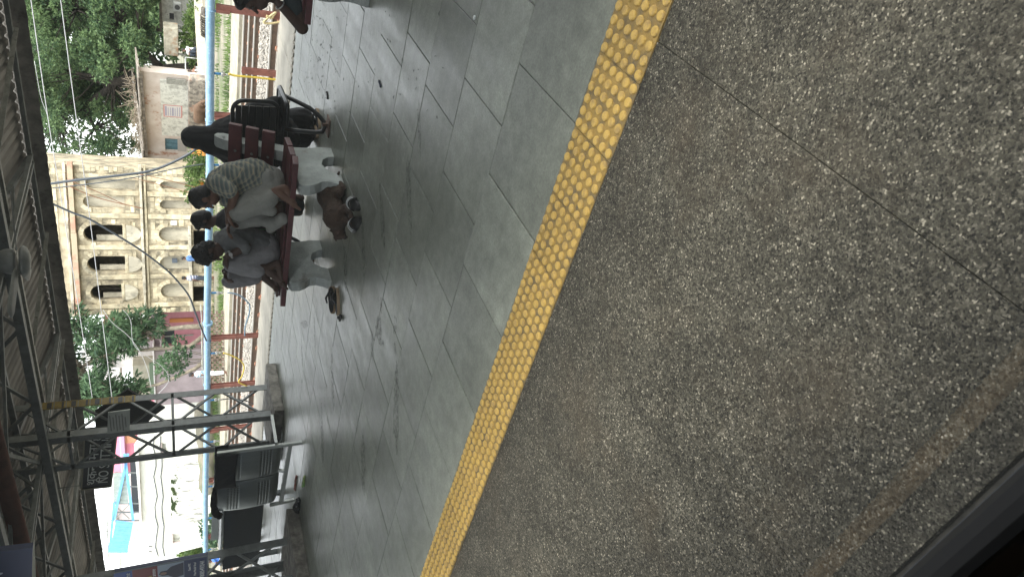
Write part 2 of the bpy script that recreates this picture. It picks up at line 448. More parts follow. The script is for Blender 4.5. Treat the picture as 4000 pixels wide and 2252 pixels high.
# stone slabs in rows, every row with its own offset
rows = [2.182, 2.78, 3.345, 3.91, 4.43, 5.03, 5.585, 6.13, 6.64, 7.14, 7.66, 8.17, 8.62]
offs = {2.78: -1.28, 3.345: -1.57, 3.91: -1.435, 4.43: -1.67, 5.03: -1.99, 5.585: -2.27, 6.13: -2.485, 2.182: -2.11}
slabs = {}
for r0, r1 in zip(rows[:-1], rows[1:]):
    dy = r1-r0
    me = MB().box((-0.283, -dy/2+0.002, -0.03), (0.283, dy/2-0.002, 0.0)).build('slab', M_SLAB, bevel=0.0025, origin=(0, 0, 0))
    sd = me.data; bpy.data.objects.remove(me)
    off = offs.get(r0, random.uniform(-1, 0)); yc = (r0+r1)/2
    lo = -yc*2.05-1.6; hi = -yc*0.22+1.4
    k0 = math.ceil((lo-off)/0.572); k1 = math.floor((hi-off)/0.572)
    for k in range(k0, k1+1):
        o = link_mesh('slab', sd, platform, Vector((off+0.572*k+0.286, yc, random.uniform(-0.0018, 0.0018)))-platform.location)
        o.rotation_euler = (random.uniform(-.0014, .0014), random.uniform(-.0014, .0014), 0)
    for a, b in ((XL, off+0.572*k0-0.004), (off+0.572*(k1+1)+0.004, XR)):      # plain paving beyond the frame
        f = MB().box((a, r0+0.002, -0.03), (b, r1-0.002, -0.001)).build('paving_band', M_SLAB, platform)
# far coping with its ribbed line
for k in range(41):
    x0 = XL+2+k*1.5
    MB().box((x0+0.004, 8.74, -0.03), (x0+1.496, 9.96, random.uniform(-0.002, 0.004))).build('coping_slab', M_COPE, platform, bevel=0.006)
rb = MB()
x = -26.0
while x < 3:
    rb.box((x, 8.625, -0.03), (x+0.05, 8.735, 0.012)); x += 0.1
rl = rb.build('rib_line', M_COPE, platform); tag(rl, kind='stuff')
MB().box((XL, 8.622, -0.031), (XR, 8.738, -0.004)).build('rib_base', M_COPE, platform)

# ---------------------------------------------------------------- ground beyond the platform
M_EARTH = mat('earth', (0.26, 0.23, 0.175), 0.95, col2=(0.15, 0.14, 0.105), vs=0.6, coord='World', bump=0.8, bs=9, col3=(0.09, 0.115, 0.045), s3=0.35, m3=(0.50, 0.62), detail=10)
M_BAL = mat('ballast', (0.30, 0.275, 0.235), 0.95, col2=(0.10, 0.095, 0.085), vs=14, coord='World', bump=1.0, bs=14, mix=(0.36, 0.6), detail=3)
g = MB(); NX, NY = 70, 60
def gh(x, y):
    h = GROUND+0.10*noise.noise(Vector((x*0.13, y*0.13, 0)))+0.05*noise.noise(Vector((x*0.6, y*0.6, 3)))
    if y < 24: h = GROUND-0.05+0.03*noise.noise(Vector((x*0.7, y*0.7, 3)))
    if y > 55: h += (y-55)*0.004
    return h
xs = [-140+i*(200/NX) for i in range(NX+1)]; ys = [9.0+ (i/NY)**1.7*190 for i in range(NY+1)]
for y in ys:
    for x in xs: g.v.append(Vector((x, y, gh(x, y))))
for j in range(NY):
    for i in range(NX):
        a = j*(NX+1)+i; g.f.append([a, a+1, a+NX+2, a+NX+1]); g.m.append(0); g.sm.append(True)
ground = g.build('ground', M_EARTH, origin=(0, 0, 0)); tag(ground, kind='structure')
MB().box((-700, -300, GROUND-1.6), (700, 900, GROUND-1.2)).build('terrain', M_EARTH)['kind'] = 'structure'
def heap(y): # ballast cross-section
    return 0.0
bal = MB(); YB = [10.2, 12.0, 14.6, 15.6, 16.1, 17.0, 18.0, 18.6, 19.2, 20.0, 21.3, 22.4, 23.2]; ZB = [-.86, -.86, -.86, -.84, -.82, -.74, -.76, -.84, -.85, -.85, -.85, -.84, -.92]
nx = 90
for y, z in zip(YB, ZB):
    for i in range(nx+1):
        x = -50+i*0.6; bal.v.append(Vector((x, y, z+0.03*noise.noise(Vector((x*1.1, y*1.1, 5))))))
for j in range(len(YB)-1):
    for i in range(nx):
        a = j*(nx+1)+i; bal.f.append([a, a+1, a+nx+2, a+nx+1]); bal.m.append(0); bal.sm.append(True)
ballast = bal.build('track_bed', M_BAL, origin=(0, 0, 0)); tag(ballast, kind='structure')
M_STONE = mat('ballast_stone', (0.36, 0.33, 0.285), 0.9, col2=(0.15, 0.14, 0.125), vs=3, coord='World', mix=(.35, .6))
st = MB(); rnd = random.Random(4)
for i in range(15000):
    y = rnd.uniform(15.9, 18.9) if rnd.random() < 0.7 else rnd.uniform(21.6, 23.2)
    x = -y*0.32+2-rnd.random()**1.0*26
    z = -0.85
    for a, b, c, d in zip(YB[:-1], YB[1:], ZB[:-1], ZB[1:]):
        if a <= y <= b: z = c+(d-c)*(y-a)/(b-a)
    r = rnd.uniform(0.02, 0.048); q = [Vector((rnd.uniform(-1, 1), rnd.uniform(-1, 1), rnd.uniform(-1, 1))).normalized()*r*rnd.uniform(.7, 1.2) for _ in range(3)]
    c = Vector((x, y, z+r*0.5)); ax = [Vector((r, 0, 0)), Vector((0, r, 0)), Vector((0, 0, r*0.8))]
    rot = Matrix.Rotation(rnd.uniform(0, 6), 3, 'Z')@Matrix.Rotation(rnd.uniform(0, 1), 3, 'X')
    vs = [c+rot@(s*a*rnd.uniform(.7, 1.25)) for a in ax for s in (1, -1)]
    st.add(vs, [(0,2,4),(2,1,4),(1,3,4),(3,0,4),(2,0,5),(1,2,5),(3,1,5),(0,3,5)])
so = st.build('ballast_stones', M_STONE, origin=(0, 0, 0)); tag(so, 'loose grey ballast stones heaped between the rails', 'ballast', kind='stuff')

# rails on concrete sleepers
M_RAIL = mat('rail_rust', (0.13, 0.085, 0.055), 0.7, var=0.4, vs=8, coord='World')
M_HEAD = mat('rail_head', (0.42, 0.40, 0.36), 0.4, metal=0.6)
M_CLIP = mat('rail_clip', (0.42, 0.20, 0.12), 0.7, rnd=0.2)
M_SLP = mat('sleeper_concrete', (0.42, 0.39, 0.32), 0.9, var=0.3, vs=5, coord='World')
ck = MB(); ck.tube([(0, 0, 0), (0.03, 0, 0.05), (0.09, 0.02, 0.045), (0.09, 0.07, 0.01), (0.02, 0.08, 0.015)], 0.012, 6); ck.box((-0.03, -0.01, -0.02), (0.12, 0.1, 0.0))
co = ck.build('rail_clip', M_CLIP, origin=(0, 0, 0)); cdata = co.data; bpy.data.objects.remove(co)
for ry, lab in ((15.85, 'nearest rusty rail, just beyond the platform edge'), (18.85, 'rusty rail along the foot of the ballast heap'),
                (20.15, 'rusty rail second from the far side of the tracks'), (21.5, 'farthest rusty rail beside the dirt path')):
    t = thing('railway_rail', lab, 'rail', (-15, ry, -0.9), 'railway rails')
    MB().box((-50, ry-0.07, -0.85), (4, ry+0.07, -0.835)).box((-50, ry-0.012, -0.835), (4, ry+0.012, -0.71)).build('rail_web', M_RAIL, t)
    MB().box((-50, ry-0.036, -0.71), (4, ry+0.036, -0.67)).build('rail_head', M_HEAD, t, bevel=0.008)
    x = -ry*0.25
    while x > -ry*1.75:
        link_mesh('rail_clip', cdata, t, Vector((x, ry-0.17, -0.835))-t.location); x -= 0.65
slp = MB().box((-0.12, -0.35, -0.1), (0.12, 0.35, 0.0)).build('sleeper', M_SLP, bevel=0.02, origin=(0, 0, 0)); sdat = slp.data; bpy.data.objects.remove(slp)
for ry in (20.8, 19.1):
    x = -ry*0.25-0.06
    while x > -ry*1.7:
        link_mesh('sleeper', sdat, ballast, (x, ry, -0.845)); x -= 0.65
kb = MB().box((-50, 19.25, -0.95), (4, 19.62, -0.80)).build('drain_kerb', mat('kerb_cream', (0.52, 0.48, 0.38), 0.85, var=0.25, vs=3, coord='World'), bevel=0.02); tag(kb, kind='structure')
kb2 = MB().box((-60, 36.0, -0.95), (-4, 36.35, -0.35)).build('boundary_kerb', mat('kerb_cream', (0.5,)*3), bevel=0.02); kb2.location.z -= 0.15; tag(kb2, kind='structure')
pth = MB().box((-60, 24.2, -0.95), (6, 27.0, -0.815)).build('dirt_path', mat('dirt_path', (0.36, 0.325, 0.255), 0.95, col2=(.22, .20, .15), vs=2.5, coord='World', bump=.9, bs=11, detail=10)); tag(pth, kind='structure')

# ---------------------------------------------------------------- canopy over the platform
M_SHEET = mat('roof_sheet', (0.27, 0.255, 0.23), 0.75, metal=0.0, var=0.45, vs=1.6, coord='World', rnd=0.12, stretch=(1.5, .5, 1), col3=(0.11, 0.10, 0.085), s3=1.3, m3=(.52, .72))
M_FASC = mat('fascia_sheet', (0.27, 0.25, 0.22), 0.8, var=0.45, vs=5, coord='World', col3=(0.07, 0.06, 0.05), s3=7, m3=(.55, .7))
M_STEEL = mat('grey_steel', (0.21, 0.225, 0.215), 0.5, var=0.3, vs=9, coord='World', col3=(0.07, 0.06, 0.05), s3=14, m3=(.6, .7))
M_STEELL = mat('pale_steel', (0.34, 0.34, 0.30), 0.6, var=0.35, vs=12, coord='World', col3=(0.10, 0.09, 0.07), s3=20, m3=(.58, .68))
RIDGE_Y, RIDGE_Z, EAVE_Z = 6.0, 3.62, 3.08
canopy = thing('platform_canopy', 'corrugated steel canopy with fascia and trusses over the platform', 'canopy', (-8, 5.6, 2.8))
def sheet(sgn):
    mb = MB(); W = 1.03; n = 58; cols = []
    for i in range(n+1):
        x = W*i/n; ph = (x/0.14) % 1.0
        h = 0.030 if 0.1 < ph < 0.36 else (0.0 if ph > 0.46 else (0.030*(ph/0.1) if ph <= 0.1 else 0.030*(0.46-ph)/0.1))
        cols.append((x, h))
    ey = 9.62 if sgn > 0 else 1.5
    for (yy, zz) in ((RIDGE_Y, RIDGE_Z), ((RIDGE_Y+ey)/2, (RIDGE_Z+EAVE_Z)/2), (ey, EAVE_Z)):
        for x, h in cols: mb.v.append(Vector((x, yy, zz+h)))
    K = n+1
    for j in range(2):
        for i in range(n):
            a = j*K+i; mb.f.append([a, a+1, a+K+1, a+K]); mb.m.append(0); mb.sm.append(False)
    o = mb.build('roof_sheet', M_SHEET, origin=(0, RIDGE_Y, RIDGE_Z)); d = o.data; bpy.data.objects.remove(o); return d
shA, shB = sheet(1), sheet(-1)
for k in range(60):
    for d in (shA, shB):
        o = link_mesh('roof_sheet', d, canopy, Vector((28-k*0.97, RIDGE_Y, RIDGE_Z+random.uniform(0, .012)+(k % 2)*0.006))-canopy.location)
# fascia: lapped flat sheets with a ragged lower edge
for k in range(32):
    x1 = 28-k*1.85; x0 = x1-1.87; mb = MB(); n = 24; R = []
    zt = EAVE_Z+0.075
    lo = [(x0+(x1-x0)*i/n, 2.862+0.006*(i % 2)+0.006*noise.noise(Vector((x0+i*.3, 0, 0)))) for i in range(n+1)]
    yy = 9.63+0.004*(k % 2)
    poly = [(x, yy, z) for x, z in lo]+[(x1, yy, zt), (x0, yy, zt)]
    mb.prism(poly, (0, 0.006, 0)).build('fascia_sheet', M_FASC, canopy)
def beam(name, a, b, w, h, m=None): return MB().bar(a, b, w, h).build(name, m or M_STEEL, canopy)
def roof_z(y): return RIDGE_Z-(abs(y-RIDGE_Y)/(9.62-RIDGE_Y))*(RIDGE_Z-EAVE_Z) if y > RIDGE_Y else RIDGE_Z-((RIDGE_Y-y)/(RIDGE_Y-1.5))*(RIDGE_Z-EAVE_Z)
for yy in (9.5,): beam('eave_angle', (-30, yy, 3.03), (28, yy, 3.03), 0.07, 0.05)
MB().angle((-30, 8.2, 3.10), (28, 8.2, 3.10), 0.07, 0.008).build('purlin', M_STEELL, canopy)
for yy in (7.55, 6.3, 5.2, 4.2, 3.2, 2.1): MB().angle((-30, yy, roof_z(yy)-0.08), (28, yy, roof_z(yy)-0.08), 0.06, 0.008).build('purlin', M_STEEL, canopy)
# stays from the purlin to the fascia
for (a, b) in (((8.2, 3.10), (9.55, 3.0)),):
    for xk in (-4.05, -6.95, -9.0, -11.9, -14.6, -1.5):
        MB().bar((xk-0.55, 8.2, 3.11), (xk+0.35, 9.56, 2.98), 0.05, 0.012, up=(0, 1, 0)).build('stay', M_STEELL, canopy)
# long lattice girders on the two column lines
def girder(yy, zb, zt, x0=-29, x1=27, tk=0.09):
    gname = 'girder_chord'
    MB().box((x0, yy-0.05, zb-tk/2), (x1, yy+0.05, zb+tk/2)).build(gname, M_STEEL, canopy)
    MB().box((x0, yy-0.035, zt-0.03), (x1, yy+0.035, zt+0.03)).build(gname, M_STEEL, canopy)
    x = x1-0.3; s = 0
    while x > x0+0.8:
        a = (x, yy+0.01*(1 if s else -1), zb if s else zt); b = (x-0.62, yy+0.01*(1 if s else -1), zt if s else zb)
        MB().bar(a, b, 0.04, 0.022, up=(0, 1, 0)).build('girder_lacing', M_STEEL, canopy)
        s = 1-s; x -= 0.62
girder(7.02, 2.955, 3.42); girder(4.75, 2.955, 3.40)
# cross trusses
for xx in (-8.5, -2.2, -14.8, -5.4, -11.6):
    for dx in (-0.06, 0.06):
        MB().bar((xx+dx, 2.0, 3.02), (xx+dx, 9.5, 3.02), 0.04, 0.05).build('truss_tie', M_STEEL, canopy)
    for s0, s1 in ((1.6, 6.0), (6.0, 9.5)):
        MB().bar((xx, s0, roof_z(s0)-0.05), (xx, s1, roof_z(s1)-0.05), 0.07, 0.05).build('truss_rafter', M_STEEL, canopy)
    yk = [2.0, 2.9, 3.8, 4.75, 5.4, 6.0, 6.6, 7.02, 7.9, 8.8, 9.4]
    for i, (a, b) in enumerate(zip(yk[:-1], yk[1:])):
        za, zb = (3.02, roof_z(b)-0.06) if i % 2 == 0 else (roof_z(a)-0.06, 3.02)
        MB().bar((xx, a, za), (xx, b, zb), 0.035, 0.03).build('truss_web', M_STEEL, canopy)
# bracing between the trusses under the sheets
for x0, x1 in ((-8.5, -11.6), (-11.6, -14.8), (-8.5, -5.4)):
    MB().bar((x0, 7.0, 3.03), (x1, 4.75, 3.03), 0.04, 0.03).build('wind_brace', M_STEEL, canopy)
    MB().bar((x0, 4.75, 3.05), (x1, 7.0, 3.05), 0.04, 0.03).build('wind_brace', M_STEEL, canopy)
pipe = MB().tube([(-16, 5.5, 3.0), (-6.0, 5.5, 3.02)], 0.085, 14).build('rust_red_pipe', mat('rust_red', (0.13, 0.045, 0.03), 0.6, var=0.4, vs=6, coord='World'))
tag(pipe, 'rust red pipe slung under the canopy beside the trusses', 'pipe')

# lattice columns on concrete blocks
def column(x0, x1, y0, y1, block, label, blabel, zt=3.4):
    t = thing('lattice_column', label, 'column', ((x0+x1)/2, (y0+y1)/2, 0.14), 'lattice columns of the canopy')
    for (lx, ly, sx, sy) in ((x0, y0, 1, 1), (x1, y0, -1, 1), (x0, y1, 1, -1), (x1, y1, -1, -1)):
        mb = MB(); w = 0.105; th = 0.012
        mb.box((min(lx, lx+sx*w), min(ly, ly+sy*th), 0.12), (max(lx, lx+sx*w), max(ly, ly+sy*th), zt))
        mb.box((min(lx, lx+sx*th), min(ly+sy*th, ly+sy*w), 0.12), (max(lx, lx+sx*th), max(ly+sy*th, ly+sy*w), zt))
        mb.build('leg', M_STEEL, t)
    z = 0.22; k = 0
    while z < zt-0.5:
        z2 = z+0.62
        for (a, b) in (((x0, y0), (x1, y0)), ((x1, y0), (x1, y1)), ((x1, y1), (x0, y1)), ((x0, y1), (x0, y0))):
            nx_, ny_ = (0, 0.02) if a[1] == b[1] else (0.02, 0)
            pa, pb = (a, b) if (k % 2 == 0) else (b, a)
            ins = 0.05
            def P(p, zz):
                cx, cy = (x0+x1)/2, (y0+y1)/2
                return (p[0]+(ins if p[0] < cx else -ins)*0.35, p[1]+(ins if p[1] < cy else -ins)*0.35, zz)
            MB().bar(P(pa, z), P(pb, z2), 0.028, 0.028).build('lacing', M_STEEL, t)
            if k % 2 == 1: MB().bar(P(a, z2), P(b, z2), 0.035, 0.035).build('batten', M_STEEL, t)
        z = z2; k += 1
    bx0, bx1, by0, by1 = block
    mb = MB(); mb.box((bx0, by0, 0.0), (bx1, by1, 0.15))
    o = mb.build('concrete_base', mat('rough_concrete', (0.25, 0.235, 0.20), 0.9, var=0.55, vs=8, coord='World', bump=.9, bs=22, col3=(.07, .06, .05), s3=7, m3=(.52, .7)), None, bevel=0.022, seg=2)
    bm = bmesh.new(); bm.from_mesh(o.data); bmesh.ops.subdivide_edges(bm, edges=bm.edges, cuts=5, use_grid_fill=True)
    for v in bm.verts: v.co += Vector((noise.noise(v.co*9), noise.noise(v.co*9+Vector((7, 0, 0))), noise.noise(v.co*9+Vector((0, 7, 0)))))*0.012
    bm.to_mesh(o.data); bm.free()
    for p in o.data.polygons: p.use_smooth = True
    tag(o, blabel, 'concrete block', 'column bases'); return t
colA = column(-8.86, -8.18, 7.12, 7.76, (-9.1, -7.93, 6.98, 7.98), 'grey steel lattice column with yellow tape and signs, beside the steel bench', 'rough concrete block under the taped lattice column')
colB = column(-9.2, -8.55, 4.66, 5.3, (-9.5, -8.18, 4.46, 5.5), 'grey steel lattice column at the edge of view behind the poster', 'rough concrete block under the column beside the poster')

# ================================================================== BEYOND THE PLATFORM
# ---- carriage-watering pipe on posts between the tracks
M_BLUE = mat('pipe_blue', (0.27, 0.44, 0.60), 0.55, col2=(0.20, 0.35, 0.50), vs=6, coord='World', col3=(0.55, 0.68, 0.78), s3=26, m3=(.58, .68), bump=.2, bs=40)
M_POST = mat('post_brown', (0.30, 0.12, 0.09), 0.75, var=0.35, vs=7, coord='World')
M_TAP = mat('tap_blue', (0.05, 0.25, 0.55), 0.5)
M_BRASS = mat('tap_grey', (0.45, 0.45, 0.42), 0.5, metal=0.3)
PY, PZ, PR = 13.0, 0.687, 0.073
wp = thing('water_pipe', 'long pale blue water pipe running along the tracks', 'pipe', (-12, PY, PZ))
MB().tube([(4-i*1.4, PY, PZ+0.012*math.sin(i*1.3)) for i in range(24)], PR, 18).build('pipe_run', M_BLUE, wp)
for yy in (40, 470, 1330, 1500, 1640, 1860, 2020, 2110):
    c = at_y(820, yy, PY); MB().tube([(c.x-0.012, PY, PZ), (c.x+0.012, PY, PZ)], PR+0.006, 18).build('weld_joint', M_BLUE, wp)
c = at_y(815, 1262, PY); MB().tube([(c.x-0.03, PY, PZ), (c.x+0.03, PY, PZ)], PR+0.035, 18).build('flange', M_BLUE, wp)
k = 0
for yy, top in ((28, None), (449, None), (1317, None), (1505, None), (1675, None), (1870, None), (2087, None), (275, 'cut')):
    p = at_y(842, yy, PY); z1 = PZ-PR-0.005
    if top == 'cut': z1 = at_y(944, 272, PY).z; p = at_y(944, 274, PY)
    labs = {28: 'brown steel post holding the blue pipe near the top corner', 449: 'brown steel post under the pipe right of the black draped figure', 1317: 'brown steel post under the pipe between the blue hose and yellow hose',
            1505: 'brown steel post under the pipe just before the lattice column', 1675: 'brown steel post under the pipe seen through the lattice column', 1870: 'brown steel post under the pipe behind the steel bench',
            2087: 'brown steel post under the pipe beside the curly haired passenger', 275: 'short brown steel stump beside the straight yellow hose, not touching the pipe'}
    t = thing('pipe_post', labs[yy], 'post', (p.x, PY, -0.9), 'posts of the water pipe')
    MB().box((p.x-0.055, PY-0.035, -0.9), (p.x+0.055, PY-0.025, z1)).box((p.x-0.055, PY+0.025, -0.9), (p.x+0.055, PY+0.035, z1)).box((p.x-0.006, PY-0.025, -0.9), (p.x+0.006, PY+0.025, z1)).build('post_beam', M_POST, t)
    if not top: MB().box((p.x-0.075, PY-0.06, z1-0.22), (p.x-0.056, PY+0.06, z1)).box((p.x-0.075, PY-0.062, z1-0.22), (p.x-0.03, PY-0.036, z1)).build('saddle_bracket', M_POST, t)
tapx = {}
for yy in (287, 644, 1143, 1378, 1560, 1722, 1895, 2018, 2140):
    p = at_y(842, yy, PY); tapx[yy] = p.x
    tp = MB().tube([(p.x, PY, PZ-PR+0.01), (p.x, PY-0.0, PZ-PR-0.10)], 0.022, 10).build('hydrant_tap', M_TAP, wp)
    mb = MB().tube([(p.x, PY, PZ-PR-0.10), (p.x, PY, PZ-PR-0.17)], 0.034, 10); mb.bar((p.x-0.06, PY, PZ-PR-0.13), (p.x+0.06, PY, PZ-PR-0.13), .015, .015); mb.tube([(p.x, PY, PZ-PR-0.17), (p.x, PY, PZ-PR-0.24)], 0.02, 8)
    mb.build('valve', M_BRASS, tp)
def hose(label, pts, r, m, cat='hose', Yp=PY-0.05, name='water_hose'):
    P = [at_y(x, y, Yp) if len(q) == 0 else at_y(x, y, q[0]) for x, y, *q in pts]
    # smooth with Catmull-Rom
    S = []
    for i in range(len(P)-1):
        a, b, c, d = P[max(i-1, 0)], P[i], P[i+1], P[min(i+2, len(P)-1)]
        for t in (0, .2, .4, .6, .8): S.append(0.5*((2*b)+(c-a)*t+(2*a-5*b+4*c-d)*t*t+(3*b-a-3*c+d)*t*t*t))
    S.append(P[-1])
    o = MB().tube(S, r, 8).build(name, m); return tag(o, label, cat, 'water hoses' if name == 'water_hose' else None)
M_HY = mat('hose_yellow', (0.62, 0.46, 0.06), 0.5, var=.25, vs=10); M_HG = mat('hose_grey_blue', (0.13, 0.20, 0.26), 0.5); M_HP = mat('hose_pale', (0.55, 0.46, 0.24), 0.55)
hose('straight yellow hose hanging from a tap beside the brown stump', [(893, 288), (920, 296), (1000, 303), (1100, 314), (1130, 318)], 0.021, M_HY)
hose('grey blue hose drooping from a tap left of the seated men', [(888, 1143), (905, 1144), (938, 1154), (965, 1176), (976, 1195), (972, 1230), (958, 1275), (956, 1310)], 0.017, M_HG)
hose('yellow hose bowed out right of the lattice column', [(872, 1378), (895, 1384), (935, 1404), (953, 1430), (945, 1468), (932, 1490), (955, 1503), (990, 1520)], 0.017, M_HY)
hose('black hose drooping behind the lattice column lacing', [(862, 1560), (900, 1556), (950, 1562), (985, 1574), (1010, 1590)], 0.014, mat('hose_black', (.03, .03, .03), .5))
hose('pale hose looped low beside the post near the top corner', [(1040, 62), (1060, 72), (1068, 62), (1075, 50), (1030, 86), (1060, 92), (1110, 82)], 0.02, M_HP)
hose('pale yellow hose sagging behind the poster', [(862, 2138), (885, 2140), (920, 2150), (936, 2170), (915, 2190), (895, 2210)], 0.015, M_HP)

# ---- overhead wires and cables
M_WIRE = mat('wire', (0.45, 0.45, 0.45), 0.4, metal=.5); M_CAB = mat('cable_black', (0.045, 0.055, 0.065), 0.5); M_RUST = mat('rusty_rod', (0.20, 0.09, 0.045), .8)
def wire(label, pts, r, Yp, m=M_WIRE, cat='wire', grp=None):
    o = hose(label, pts, r, m, cat, Yp, 'overhead_wire')
    if grp: o['group'] = grp
    return o
wire('upper thin catenary wire crossing in front of the trees', [(115, -40), (121, 0), (186, 450), (251, 850), (315, 1250), (360, 1550)], 0.0085, 16.0)
wire('lower thin contact wire crossing in front of the trees', [(232, -40), (237, 0), (292, 416), (351, 850), (400, 1250), (437, 1550)], 0.0085, 16.0)
wire('short thin wire high against the big tree', [(135, 240), (160, 380), (185, 450), (196, 520)], 0.006, 18.0)
wire('faint wire slanting over the mauve houses', [(403, 1210), (440, 1260), (500, 1310), (545, 1370), (575, 1440), (590, 1510)], 0.010, 20.0)
wire('faint sagging wire over the mauve houses', [(482, 1210), (510, 1250), (518, 1330), (545, 1370), (620, 1420), (655, 1460), (655, 1495), (615, 1540)], 0.008, 20.0)
wire('thick dark cable curving down behind the black draped figure', [(185, 720), (199, 717), (300, 703), (440, 688), (559, 673), (625, 655), (683, 630), (740, 600), (773, 574), (800, 550)], 0.024, 12.6, M_CAB, 'cable')
wire('thick dark cable sweeping down across the stone building', [(200, 790), (214, 800), (290, 833), (351, 856), (466, 924), (559, 983), (652, 1055), (700, 1105), (739, 1157), (765, 1225), (790, 1290), (806, 1330)], 0.019, 12.6, M_CAB, 'cable')
wire('thin cable with ties beside the thick cable', [(205, 735), (400, 712), (540, 690), (640, 668), (720, 652), (800, 640)], 0.010, 12.55, M_CAB, 'cable')
wire('rusty stay rod crossing the right arches, upper of the pair', [(282, 708), (400, 758), (480, 795), (560, 815)], 0.016, 30, M_RUST, 'rod')
wire('rusty stay rod crossing the right arches, lower of the pair', [(272, 728), (360, 765), (450, 790), (550, 812)], 0.020, 30.3, M_RUST, 'rod')
wire('thin rusty rod slanting down to the grass', [(545, 680), (640, 700), (750, 728), (800, 740)], 0.016, 30.2, M_RUST, 'rod')
wire('thin rusty rod slanting to the draped figure', [(520, 695), (600, 715), (700, 742), (790, 760)], 0.014, 30.4, M_RUST, 'rod')

# ---- old stone building with arched windows
M_LIME = mat('limestone', (0.60, 0.53, 0.375), 0.9, col2=(0.33, 0.27, 0.17), vs=1.6, coord='World', rnd=0.28, bump=.7, bs=12, col3=(0.12, 0.11, 0.085), s3=1.1, m3=(.48, .72), mix=(.3, .6), detail=9)
M_LIMW = mat('limestone_wall', (0.50, 0.43, 0.30), 0.95, col2=(0.22, 0.18, 0.12), vs=2.2, coord='World', bump=.8, bs=10, col3=(0.07, 0.065, 0.05), s3=1.0, m3=(.46, .68), mix=(.3, .6), detail=9)
M_PLAST = mat('stained_plaster', (0.60, 0.55, 0.43), 0.95, col2=(0.36, 0.33, 0.26), vs=1.5, coord='World', col3=(0.10, 0.10, 0.085), s3=1.8, m3=(.52, .72), bump=.4, bs=12, stretch=(1, 1, .5), detail=9)
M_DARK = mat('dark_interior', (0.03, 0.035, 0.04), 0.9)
a = at_d(820, 1213, 41.0); b = at_d(815, 668, 39.0)
SF = Frame(a, b); SW = SF.w
sb = thing('stone_building', 'ruined cream limestone building with two rows of arched windows', 'building', SF.pt(SW/2, -3, GROUND))
TOP = 9.6
def px_rect(F, v0, v1, y0, y1, d=0.0):
    """photo rows v0..v1 (up..down), columns y1..y0 (left..right) on a wall -> x0,x1,z0,z1"""
    xm, z1 = F.on(v0, (y0+y1)/2, d); _, z0 = F.on(v1, (y0+y1)/2, d)
    xl, _ = F.on((v0+v1)/2, y1, d); xr, _ = F.on((v0+v1)/2, y0, d)
    return min(xl, xr), max(xl, xr), z0, z1
def arch_loop(r, n=12):
    x0, x1, z0, z1 = r; c = (x0+x1)/2; w = (x1-x0)/2; zs = z1-min(w*1.15, (z1-z0)*0.5); h = z1-zs
    return [(x0, z0), (x1, z0)]+[(c+w*math.cos(math.pi*i/n), zs+h*math.sin(math.pi*i/n)) for i in range(n+1)]
darkw = [px_rect(SF, *q) for q in ((327, 480, 878, 946), (341, 490, 1000, 1061), (355, 476, 1112, 1171))]
niche = [px_rect(SF, *q) for q in ((335, 528, 697, 738), (326, 486, 766, 810), (622, 738, 887, 942), (626, 738, 1002, 1052), (630, 738, 1107, 1162), (627, 745, 712, 738), (626, 745, 783, 816))]
doors = [px_rect(SF, *q) for q in ((756, 812, 900, 985), (756, 812, 1118, 1190))]
holes = [arch_loop(r) for r in darkw+niche]+[[(r[0], r[2]), (r[1], r[2]), (r[1], r[3]), (r[0], r[3])] for r in doors]
fac = curve_fill('wall', [[(0, GROUND-.1), (SW, GROUND-.1), (SW, TOP), (0, TOP)]]+holes, 0.45, SF, M_LIMW, sb)
# shell behind the facade
mb = MB(); SF.box(mb, 0.002, 0.4, GROUND-.1, TOP, -6, -.452); SF.box(mb, SW-.4, SW-.002, GROUND-.1, TOP, -6, -.452); SF.box(mb, 0.4, SW-.4, GROUND-.1, TOP, -6, -5.7); SF.box(mb, .41, SW-.41, TOP-.3, TOP-.05, -5.69, -.46); SF.box(mb, .41, SW-.41, 3.0, 3.2, -5.69, -.9)
mb.build('shell', M_LIMW, sb)
for r in niche:
    mb = MB(); SF.box(mb, r[0]-.1, r[1]+.1, r[2]-.1, r[3]+.1, -.5, -.28); mb.build('niche_back', M_PLAST, sb)
for r in darkw:                                        # low parapet and rounded apron in each open window, pale panel standing in for the lit jamb
    w = r[1]-r[0]
    mb = MB(); SF.box(mb, r[0]+.02, r[0]+w*.34, r[2], r[3]-.55, -.62, -.48); mb.build('shutter', M_PLAST, sb)
    mb = MB(); SF.box(mb, r[0]-.06, r[1]+.06, r[2]-.16, r[2]-.002, -.3, .09); mb.build('window_sill', M_LIME, sb, bevel=.02)
    mb = MB(); c = (r[0]+r[1])/2
    P = [SF.pt(c+w*.52*math.cos(t), .02, r[2]-.17+w*.75*math.sin(t)) for t in [math.pi+math.pi*i/10 for i in range(11)]]
    mb.prism(P, SF.n*.07).build('apron', M_PLAST, sb)
